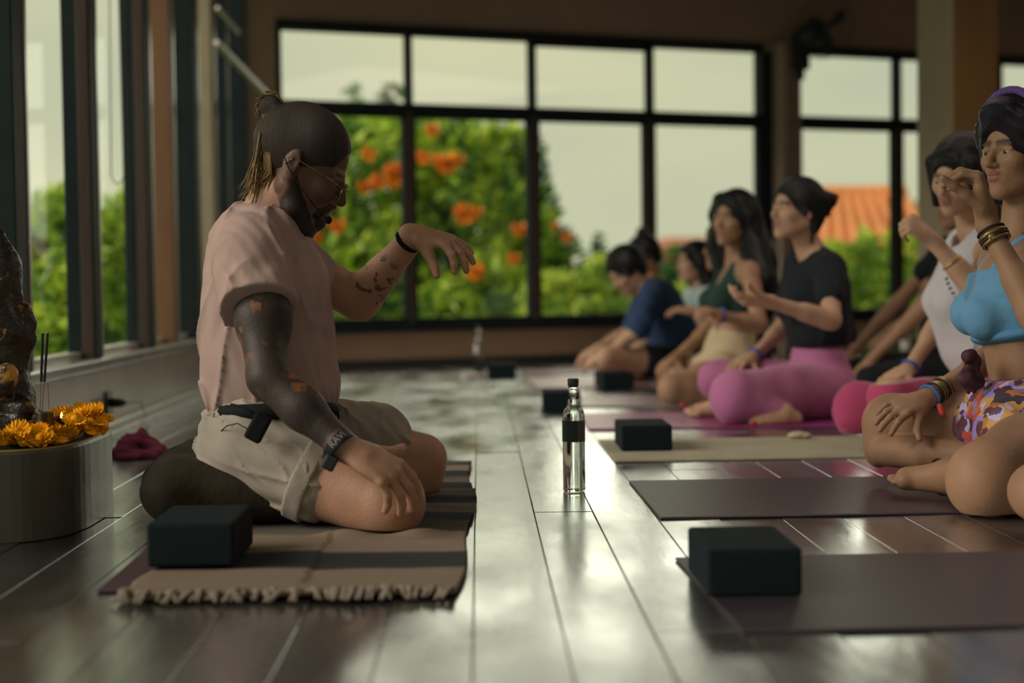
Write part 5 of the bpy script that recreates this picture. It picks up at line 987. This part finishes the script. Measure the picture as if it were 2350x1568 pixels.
# ---- rug, under-mat, cushion
um = [fl(222, 1362), fl(352, 1252), fl(352, 1252) + Vector((.35, 0, 0)), fl(222, 1362) + Vector((.45, 0, 0))]
mat_thing('yoga_mat', 'dark plum yoga mat peeking out at the left beneath the striped rug', [tuple(q) for q in um], .005, rib_mat('under_plum', (.055, .028, .038), .6), grp=None)
nl, nr, fr_ = fl(268, 1384), fl(1046, 1372), fl(1076, 1066)
def rug():
    e = empty('striped_rug', ((nl.x + nr.x) / 2, (nl.y + fr_.y) / 2, 0), 'handwoven rug with beige and black stripes and knotted fringe under the kneeling man', 'rug')
    W, Hn = 90, 230; vs = []; fs = []; g = .012
    for j in range(Hn + 1):
        v = j / Hn; y = nl.y + (fr_.y - nl.y) * v; x0 = nl.x + .015 * math.sin(v * 9); x1 = nr.x + (fr_.x - nr.x) * v + .008 * math.sin(v * 14) + .02 * math.sin(v * math.pi)
        for i in range(W + 1):
            u = i / W; x = x0 + (x1 - x0) * u; edge = max(0, (u - .7) / .3)
            z = .010 + .0035 * (1 + math.sin(v * 95 + 3 * u + math.sin(u * 7))) * edge * (v > .25) + .004 * noise.noise(Vector((x * 6, y * 9, 1))) + .018 * math.exp(-((x + .27) / .05) ** 2 - ((y - (fl(765, 1245).y)) / .02) ** 2) + .014 * math.exp(-((x - fl(965, 1240).x) / .05) ** 2 - ((y - fl(965, 1240).y) / .015) ** 2)
            z += .012 * math.exp(-((v - .62) / .02) ** 2) * edge
            if um[0].x < x < um[2].x and y < fl(352, 1252).y and y > um[0].y: z += .004
            vs.append((x, y, max(.006, z)))
    for j in range(Hn):
        for i in range(W): a = j * (W + 1) + i; fs.append((a, a + 1, a + W + 2, a + W + 1))
    me = bpy.data.meshes.new('cloth'); me.from_pydata(vs, [], fs)
    m = bpy.data.materials.new('striped_weave'); m.use_nodes = True; t = m.node_tree; p = t.nodes['Principled BSDF']; p.inputs['Roughness'].default_value = .92
    geo = t.nodes.new('ShaderNodeNewGeometry'); sx = t.nodes.new('ShaderNodeSeparateXYZ'); n = t.nodes.new('ShaderNodeTexNoise'); n.inputs['Scale'].default_value = 3; t.links.new(geo.outputs['Position'], n.inputs[0]); t.links.new(geo.outputs['Position'], sx.inputs[0])
    ad = t.nodes.new('ShaderNodeMath'); ad.operation = 'MULTIPLY_ADD'; ad.inputs[1].default_value = .04; t.links.new(n.outputs[0], ad.inputs[0]); t.links.new(sx.outputs[1], ad.inputs[2]); mr = t.nodes.new('ShaderNodeMapRange'); mr.inputs['From Min'].default_value = nl.y + .02; mr.inputs['From Max'].default_value = fr_.y + .02; t.links.new(ad.outputs[0], mr.inputs[0])
    r = t.nodes.new('ShaderNodeValToRGB'); E = r.color_ramp.elements; r.color_ramp.interpolation = 'EASE'; Bg, Bk, Gy = (.21, .155, .11), (.010, .014, .018), (.12, .10, .08)
    def yv(py): return (fl(900, py).y - nl.y) / (fr_.y - nl.y)
    st = [(yv(1375), Bg), (yv(1322), Bg), (yv(1314), Bk), (yv(1284), Bk), (yv(1276), Bg), (yv(1238), Bg), (yv(1232), Gy), (yv(1205), Bk), (yv(1190), Bk), (yv(1186), Gy), (yv(1170), Gy), (yv(1164), Bk), (yv(1156), Bk), (yv(1152), Gy), (yv(1138), Gy), (yv(1134), Bk), (yv(1122), Bk), (yv(1118), Gy), (yv(1104), Bk), (yv(1098), Bk), (yv(1094), Bg), (yv(1084), Bg), (yv(1080), Bk), (yv(1068), Gy)]
    E[0].position = max(0, st[0][0]); E[0].color = (*st[0][1], 1); E[1].position = 1; E[1].color = (*Gy, 1)
    for q, c in st[1:-1]: z = E.new(min(.999, q)); z.color = (*c, 1)
    t.links.new(mr.outputs[0], r.inputs[0]); t.links.new(r.outputs[0], p.inputs['Base Color']); w = t.nodes.new('ShaderNodeTexNoise'); mp = t.nodes.new('ShaderNodeMapping'); mp.inputs['Scale'].default_value = (18, 240, 40); t.links.new(geo.outputs['Position'], mp.inputs[0]); t.links.new(mp.outputs[0], w.inputs[0]); w.inputs['Scale'].default_value = 1; b = t.nodes.new('ShaderNodeBump'); b.inputs['Strength'].default_value = .8; b.inputs['Distance'].default_value = .003; t.links.new(w.outputs[0], b.inputs['Height']); t.links.new(b.outputs[0], p.inputs['Normal'])
    o = link('woven_cloth', me, m, e); md = o.modifiers.new('thick', 'SOLIDIFY'); md.thickness = .004
    tm = mat('fringe_yarn', (.27, .22, .175), .95, bump=.5, bscale=150); gr = random.Random(5)
    for i in range(38):
        x = nl.x + (nr.x - nl.x) * (i + .5) / 38; y = nl.y; d = Vector((gr.uniform(-.02, .025), -gr.uniform(.018, .04), 0)); z = .009 + gr.uniform(0, .008)
        b = MB()
        for k in range(3): b.tube([(x + k * .004 - .004, y + .004, .011), (x + d.x * .3 + k * .003, y + d.y * .35, z + .007), (x + d.x + k * .005 * gr.uniform(-1, 1), y + d.y, .0065)], [.0028, .0042, .0022], 5)
        b.build('tassel', tm, e, True)
rug()
C = Sdf(.006); c0 = at(560, 1140, 3.36)
cx = at(556, 1140, 3.35).x; C.box((cx, 3.40, .077), (.175, .25, .062), None, rd=.058, k=.02); C.ell((cx - .12, 3.38, .085), (.095, .24, .068), k=.05); C.ell((cx + .02, 3.44, .125), (.14, .20, .05), k=.05); C.disp = folds(.003, 30, (1, .4, .3), 2)
Sdf.floor = .0155; cu = empty('meditation_cushion', (cx, 3.38, 0), 'dark olive brown meditation cushion under the kneeling man', 'cushion'); C.build('cover', cloth('olive_brown_cotton', (.022, .016, .009), bump=.5, bscale=25, var=.2), cu)
Sdf.floor = .0005
# ---- altar
def altar():
    x1 = at(255, 1190, 3.2).x - .062; xc, yc = x1 - .26, 3.36; RA, RB = .26, .30; zt = .183
    e = empty('stone_plinth', (xc, yc, 0), 'low grey stone altar plinth with rounded corner at the left edge', 'plinth')
    def outl(s, z, n=64):
        o = []
        for i in range(n):
            q = 2 * math.pi * i / n; c, sn = math.cos(q), math.sin(q); o.append((xc + math.copysign(abs(c) ** .55, c) * RA * s, yc + math.copysign(abs(sn) ** .62, sn) * RB * s, z))
        return o
    m = MB(); rings = [[m.b.verts.new(p) for p in outl(s, z)] for s, z in ((1.0, 0), (1.0, zt - .006), (.985, zt), (.93, zt), (.92, zt - .006), (.78, zt - .006), (.77, zt + .014))]
    for A, B in zip(rings, rings[1:]):
        for k in range(64): m.b.faces.new((A[k], A[(k + 1) % 64], B[(k + 1) % 64], B[k]))
    m.b.faces.new(rings[0][::-1]); m.b.faces.new(rings[-1]); m.build('stone_body', mat('dark_grey_stone', (.065, .060, .048), .38, bump=.12, bscale=20, var=.3, vscale=5), e, False)
    mr = MB(); mr.tube([p for p in outl(.975, zt + .001)], .003, 6, True); mr.build('rim_edge', mat('yellowed_rim', (.35, .24, .06), .5), e, True)
    # statue
    sx, sy = at(-8, 900, 3.36).x, 3.36; M = Vector((sx, sy, 0)); z0 = zt + .0145
    s = empty('deity_statue', (sx, sy, z0), 'dark gilded seated statue on the stone plinth, at the left edge', 'statue')
    S = Sdf(.0035); q = lambda px, py, dy=0: at(px, py, sy + dy)
    S.box((sx, sy, z0 + .02), (.085, .075, .02), None, rd=.008)
    S.ell((sx, sy, z0 + .075), (.078, .065, .055), k=.02); S.ell((sx, sy, z0 + .16), (.052, .045, .07), k=.02); S.ell((sx, sy - .035, z0 + .12), (.045, .04, .05), k=.02)
    S.cap((sx + .03, sy - .03, z0 + .07), (sx + .075, sy - .055, z0 + .055), .028, .024, k=.012); S.cap((sx - .03, sy - .03, z0 + .07), (sx - .075, sy - .055, z0 + .055), .028, .024, k=.012)
    S.ell(q(18, 860, -.06), (.022, .02, .026), k=.008, tag='gold'); S.ell(q(8, 885, -.07), (.026, .02, .034), k=.008, tag='gold'); S.ell(q(44, 905, -.03), (.020, .02, .045), k=.01)
    S.cap((sx, sy, z0 + .2), (sx, sy, z0 + .30), .042, .045, k=.02); S.ell(q(0, 640), (.048, .048, .075), k=.02); S.cap(q(0, 600), q(-4, 540), .040, .015, k=.02)
    S.chain([q(30, 720), q(52, 715), q(66, 740), q(64, 780), q(48, 790)], [.022, .020, .016, .018, .014], k=.008, tag='gold'); S.ell(q(50, 750, 0), (.022, .018, .036), k=.01, tag='gold'); S.cap(q(30, 820), q(58, 795), .02, .015, k=.01)
    S.cap(q(20, 620, -.01), q(36, 680, -.01), .018, .016, k=.01); S.cap(q(-10, 700, -.03), q(30, 760, -.02), .03, .026, k=.02); S.cap(q(30, 760), q(46, 960), .026, .03, k=.03)
    S.cap((sx - .03, sy - .01, z0 + .22), (sx - .07, sy - .03, z0 + .2), .02, .018, k=.02); 
    gm = mat('gilded_dark_bronze', (.030, .022, .012), .38, bump=.5, bscale=70, metal=.2); t = gm.node_tree; p = t.nodes['Principled BSDF']; n = t.nodes.new('ShaderNodeTexNoise'); n.inputs['Scale'].default_value = 22; n.inputs['Detail'].default_value = 3; tcn = t.nodes.new('ShaderNodeTexCoord'); t.links.new(tcn.outputs['Object'], n.inputs[0])
    at2 = t.nodes.new('ShaderNodeAttribute'); at2.attribute_name = 'w_gold'; ad = t.nodes.new('ShaderNodeMath'); ad.operation = 'MULTIPLY_ADD'; ad.inputs[1].default_value = .22; t.links.new(at2.outputs['Fac'], ad.inputs[0]); t.links.new(n.outputs[0], ad.inputs[2]); r = t.nodes.new('ShaderNodeValToRGB'); r.color_ramp.elements[0].position = .66; r.color_ramp.elements[0].color = (.022, .018, .014, 1); r.color_ramp.elements[1].position = .74; r.color_ramp.elements[1].color = (.50, .24, .035, 1); t.links.new(ad.outputs[0], r.inputs[0]); t.links.new(r.outputs[0], p.inputs['Base Color'])
    S.build('figure', gm, s, tags=('gold',))
    # marigolds
    fm = mat('marigold_petal', (.95, .42, .012), .8, var=.25, vscale=2, spec=.1); b = MB(); g = random.Random(2)
    for lay, (n, el, L) in enumerate(((20, .02, 1.0), (18, .30, .97), (16, .58, .92), (13, .88, .82), (9, 1.18, .70), (5, 1.42, .55))):
        for i in range(n):
            q_ = 2 * math.pi * (i + .5 * (lay % 2)) / n + g.uniform(-.1, .1); d = Vector((math.cos(q_) * math.cos(el), math.sin(q_) * math.cos(el), math.sin(el))); sd = Vector((-math.sin(q_), math.cos(q_), 0)); w = .15 * L + .03; L *= g.uniform(.85, 1.1); u2 = sd.cross(d)
            v = [b.b.verts.new(x_) for x_ in (d * .2 - sd * .05, d * L * .8 - sd * w + u2 * .10, d * L * 1.02 - sd * w * .4 - u2 * .05, d * L * .93 + u2 * .08, d * L * 1.02 + sd * w * .4 - u2 * .05, d * L * .8 + sd * w + u2 * .10, d * .2 + sd * .05)]; b.b.faces.new(v)
    b.sphere((0, 0, .1), .45, 8); mme = b.mesh('marigold'); mme.materials.append(fm)
    k = 0; spots = [(outl(.86, 0)[i], i) for i in range(0, 64)]
    for ring_s, zz, stp in ((.90, zt + .018, 2), (.80, zt + .026, 3)):
        pts = outl(ring_s, zz)
        for i in range(0, 64, stp):
            if (pts[i][0] < -1.5): continue
            if ring_s < .8 and not (-24 < (i if i < 32 else i - 64) < 8): continue
            o = bpy.data.objects.new('marigold', mme); COL.objects.link(o); r_ = g.uniform(.028, .034); o.scale = (r_,) * 3; o.location = (pts[i][0] + g.uniform(-.006, .006), pts[i][1] + g.uniform(-.006, .006), zz - .004 + g.uniform(0, .006)); o.rotation_euler = (g.uniform(-.5, .7), g.uniform(-.5, .6), g.uniform(0, 6))
            tag(o, 'orange marigold blossom in the garland along the rim of the stone plinth', 'flower', 'marigolds of the garland'); k += 1
    for (x, y, dy) in [(215, 950, -.05), (190, 955, -.10), (235, 965, -.02), (172, 968, -.16), (205, 975, -.12), (225, 985, -.10), (180, 948, .02)]:
        o = bpy.data.objects.new('marigold', mme); COL.objects.link(o); r_ = .027; o.scale = (r_,) * 3; o.location = at(x, y, 3.36 + dy); o.rotation_euler = (g.uniform(.2, .9), g.uniform(-.4, .6), g.uniform(0, 6)); tag(o, 'orange marigold blossom in the thick heap at the right end of the garland', 'flower', 'marigolds heaped at the right end')
    o = bpy.data.objects.new('marigold', mme); COL.objects.link(o); o.scale = (.021,) * 3; o.location = at(110, 955, 3.48); tag(o, 'single marigold behind the incense cup', 'flower')
    # incense cup, sticks, candle
    cp = at(105, 985, 3.24); cp.z = zt + .0145; ce = empty('incense_cup', cp, 'small dark metal cup holding the incense sticks', 'cup')
    def add(name, me, mt, par, sm=True): o = bpy.data.objects.new(name, me); COL.objects.link(o); o.parent = par; me.materials.append(mt); me.polygons.foreach_set('use_smooth', [sm] * len(me.polygons)); return o
    add('cup_body', MB().lathe([(0, 0), (.017, 0), (.0185, .004), (.018, .050), (.0195, .052), (.017, .052), (.016, .006), (0, .006)], seg=28).mesh(), mat('dark_metal', (.10, .085, .06), .3, metal=.6), ce); add('ash', MB().lathe([(0, .042), (.0165, .042)], seg=20).mesh(), mat('ash', (.12, .1, .08), .9), ce)
    for (x0, y0, x1_, y1, nm) in ((92, 945, 98, 765, 'left'), (97, 945, 109, 765, 'right')):
        A, B = at(x0, y0, 3.24), at(x1_, y1, 3.24); so = empty('incense_stick', A, '%s of the two tall burning incense sticks in the small metal cup' % nm, 'incense stick', 'incense sticks'); mid = A.lerp(B, .38)
        MB().tube([A, mid], .0009, 5).build('bamboo_core', mat('red_bamboo', (.20, .05, .03), .7), so); MB().tube([mid, B], .0030, 7).build('incense_paste', mat('charcoal_paste', (.016, .016, .016), .9), so); MB().sphere(B, .0022, 8).build('ember', mat('ash_tip', (.3, .3, .28), .9), so, True)
    A, B = at(112, 940, 3.27), at(110, 880, 3.27); MB_ = MB().tube([A, B], .0009, 5).build('incense_stick', mat('red_bamboo', (.20, .05, .03), .7)); tag(MB_, 'thin burnt-down incense stick standing behind the other two', 'incense stick', 'incense sticks')
    cd = at(142, 985, 3.30); cd.z = zt + .0145; c2 = empty('tea_light', cd, 'dark tea light cup with glowing orange wax beside the incense', 'candle'); add('holder', MB().lathe([(0, 0), (.022, 0), (.026, .034), (.028, .036), (.0245, .036), (.021, .006), (0, .006)], seg=28).mesh(), mat('dark_red_glass', (.05, .012, .008), .2), c2); add('wax', MB().lathe([(0, .030), (.0238, .030)], seg=24).mesh(), mat('glowing_wax', (.7, .2, .04), .5, emit=((1, .28, .05), .5)), c2); add('flame', MB().lathe([(0, .031), (.003, .035), (.0025, .041), (0, .048)], seg=10).mesh(), mat('flame', (1, .6, .2), .5, emit=((1, .5, .12), 6)), c2)
    bp = at(72, 975, 3.27); bp.z = zt + .0145; b2 = empty('offering_bowl', bp, 'small dark offering bowl between the statue and the incense cup', 'bowl'); add('bowl_body', MB().lathe([(0, 0), (.014, 0), (.02, .012), (.024, .03), (.026, .032), (.022, .031), (.018, .012), (0, .006)], seg=28).mesh(), mat('dark_clay', (.05, .035, .02), .45), b2); add('offering', MB().lathe([(0, .032), (.014, .028), (.022, .026)], seg=16).mesh(), mat('offering_red', (.3, .06, .03), .7), b2)
    # smoke
    sm = bpy.data.materials.new('incense_smoke'); sm.use_nodes = True; t = sm.node_tree; t.nodes.remove(t.nodes['Principled BSDF']); v = t.nodes.new('ShaderNodeVolumeScatter'); v.inputs['Density'].default_value = 9; v.inputs['Color'].default_value = (.75, .85, 1, 1); t.links.new(v.outputs[0], t.nodes['Material Output'].inputs['Volume'])
    base = at(104, 760, 3.24); w = MB(); w.tube([base + Vector((.010 * math.sin(i * .9) * i / 6, .004 * math.cos(i), .016 * i)) for i in range(14)], [.0015 + .0011 * i for i in range(14)], 8); so = w.build('smoke_wisp', sm, None, True); tag(so, 'thin bluish wisp of smoke rising from the incense sticks', 'smoke', kind='stuff')
altar()
# ---- cloth, plug, cables by the left wall
S = Sdf(.005); a_ = fl(268, 1052); S.chain([at(262, 1040, a_.y), at(290, 1030, a_.y), at(318, 1018, a_.y + .06), at(345, 1022, a_.y + .05), at(368, 1035, a_.y)], [.022, .026, .036, .024, .016], k=.02); S.ell(at(300, 1046, a_.y - .03), (.05, .04, .014), k=.02); S.ell(at(350, 1044, a_.y), (.04, .04, .014), k=.02); S.disp = folds(.007, 95, (1, .6, .7), 3)
tag(S.build('crumpled_scarf', cloth('purple_cloth', (.17, .03, .065), var=.3), None), 'crumpled purple cloth lying on the floor beside the stone plinth', 'scarf')
pp = atX(246, 925, XL); s = empty('wall_socket', (pp.x, pp.y, pp.z), 'dark wall socket with a plug low on the grey left wall', 'socket'); MB().box((pp.x + .006, pp.y, pp.z), (.012, .085, .085), None, .003).build('plate', mat('socket_plate', (.03, .035, .035), .4), s)
MB().tube([(pp.x + .01, pp.y, pp.z), (pp.x + .05, pp.y - .01, pp.z), (pp.x + .07, pp.y - .012, pp.z)], [.018, .016, .008], 10).build('plug', mat('plug_black', (.015, .018, .018), .5), s, True)
cab = [(pp.x + .07, pp.y - .012, pp.z), (pp.x + .12, pp.y, pp.z + .004), (pp.x + .13, pp.y + .04, pp.z - .05), (pp.x + .11, pp.y + .04, .01), (pp.x + .14, pp.y + .03, .0025), tuple(fl(330, 1015, .0025)), tuple(fl(390, 1035, .0025)), tuple(fl(445, 1062, .0025)), tuple(fl(520, 1080, .0025))]
tag(MB().tube(cab, .0022, 6).build('power_cable', mat('grey_cable', (.10, .10, .09), .5), None, True), 'thin dark cable running from the wall socket across the floor', 'cable')
# bead chain of a blind
be = empty('bead_chain', (atX(265, 400, XL - .05)), 'hanging loop of bead chain in front of the narrow left window pane', 'blind chain'); A = atX(272, -60, XL - .04); B = atX(287, 390, XL - .04); Yc = atX(270, 300, XL - .04).y
pts = [at(272 + 12 * q, -40 + 440 * q, Yc) for q in [i / 12 for i in range(13)]] + [at(284 - 14 * (1 - math.cos(w_)) * 1.0, 400 + 22 * math.sin(w_), Yc) for w_ in [.4, .9, 1.57, 2.2, 2.8]] + [at(255 - 4 * q, 400 - 440 * q, Yc) for q in [i / 12 for i in range(13)]]
ch = MB(); ch.tube(pts, .0016, 5); co = ch.build('chain_cord', M_DARK, be, True)
bd = MB()
for a, b in zip(pts, pts[1:]):
    n = max(1, int((b - a).length / .012))
    for i in range(n): bd.sphere(a.lerp(b, i / n), .004, 6)
bo = bd.build('beads', M_DARK, be, True); bo['kind'] = 'stuff'
# window stays
ws = mat('white_metal', (.62, .60, .55), .35, metal=.2)
MB().box((at(497, 97, 7.7) + at(618, 224, 8.5)) / 2, ((at(618, 224, 8.5) - at(497, 97, 7.7)).length, .028, .028), (at(618, 224, 8.5) - at(497, 97, 7.7)).to_track_quat('X', 'Z').to_matrix(), .004).build('window_stay', ws, g5)
o = MB().box((at(500, 18, 7.7) + at(548, 76, 8.0)) / 2, ((at(548, 76, 8.0) - at(500, 18, 7.7)).length, .022, .022), (at(548, 76, 8.0) - at(500, 18, 7.7)).to_track_quat('X', 'Z').to_matrix(), .004).build('window_stay', ws, g5)
# wall fan
def fan():
    u, z = wpx(1822, 100); c = PB + U * u; c = Vector((c.x, c.y, z)) + N * .12
    e = empty('wall_fan', c, 'dark wall-mounted fan with wire guard above the pillar between the windows', 'fan'); dk = mat('fan_dark', (.018, .025, .03), .5); R_ = WR
    MB().box(c + N * -.03 + Vector((0, 0, -.06)), (.12, .06, .26), R_, .02).build('wall_bracket', dk, e); MB().sphere(c + N * .08 + Vector((0, 0, .03)), (.085, .10, .08), 18, R_).build('motor', dk, e, True); MB().box(c + Vector((-.02, 0, -.22)), (.05, .05, .09), R_, .02).build('control_box', dk, e)
    hc = c + N * .2 + U * .05 + Vector((0, 0, .06)); tilt = (N + Vector((0, 0, -.35))).normalized(); a = U; b = tilt.cross(a).normalized()
    for i in range(3):
        m = MB(); q0 = i * 2.094; pts = []
        for q, r_ in ((0, .03), (.35, .11), (.65, .165), (1.0, .16), (1.15, .10), (1.0, .03)): pts.append(hc + (a * math.cos(q0 + q) + b * math.sin(q0 + q)) * r_ + tilt * .012 * q)
        m.poly(pts, tilt * .003); m.build('blade', dk, e)
    MB().sphere(hc, .03, 12).build('hub', dk, e, True)
    for r_, d, t_ in ((.205, 0, .004), (.17, .045, .0018), (.12, .06, .0018), (.06, .066, .0018)): MB().tube([hc + (a * math.cos(q) + b * math.sin(q)) * r_ + tilt * d for q in [i * math.pi / 16 for i in range(32)]], t_, 5, True).build('guard_ring', dk, e, True)
    w = MB()
    for i in range(24): q = i * math.pi / 12; v = a * math.cos(q) + b * math.sin(q); w.tube([hc + v * .205, hc + v * .17 + tilt * .045, hc + v * .05 + tilt * .066], .0012, 4)
    wo = w.build('guard_wires', dk, e, True); wo['kind'] = 'stuff'
fan()
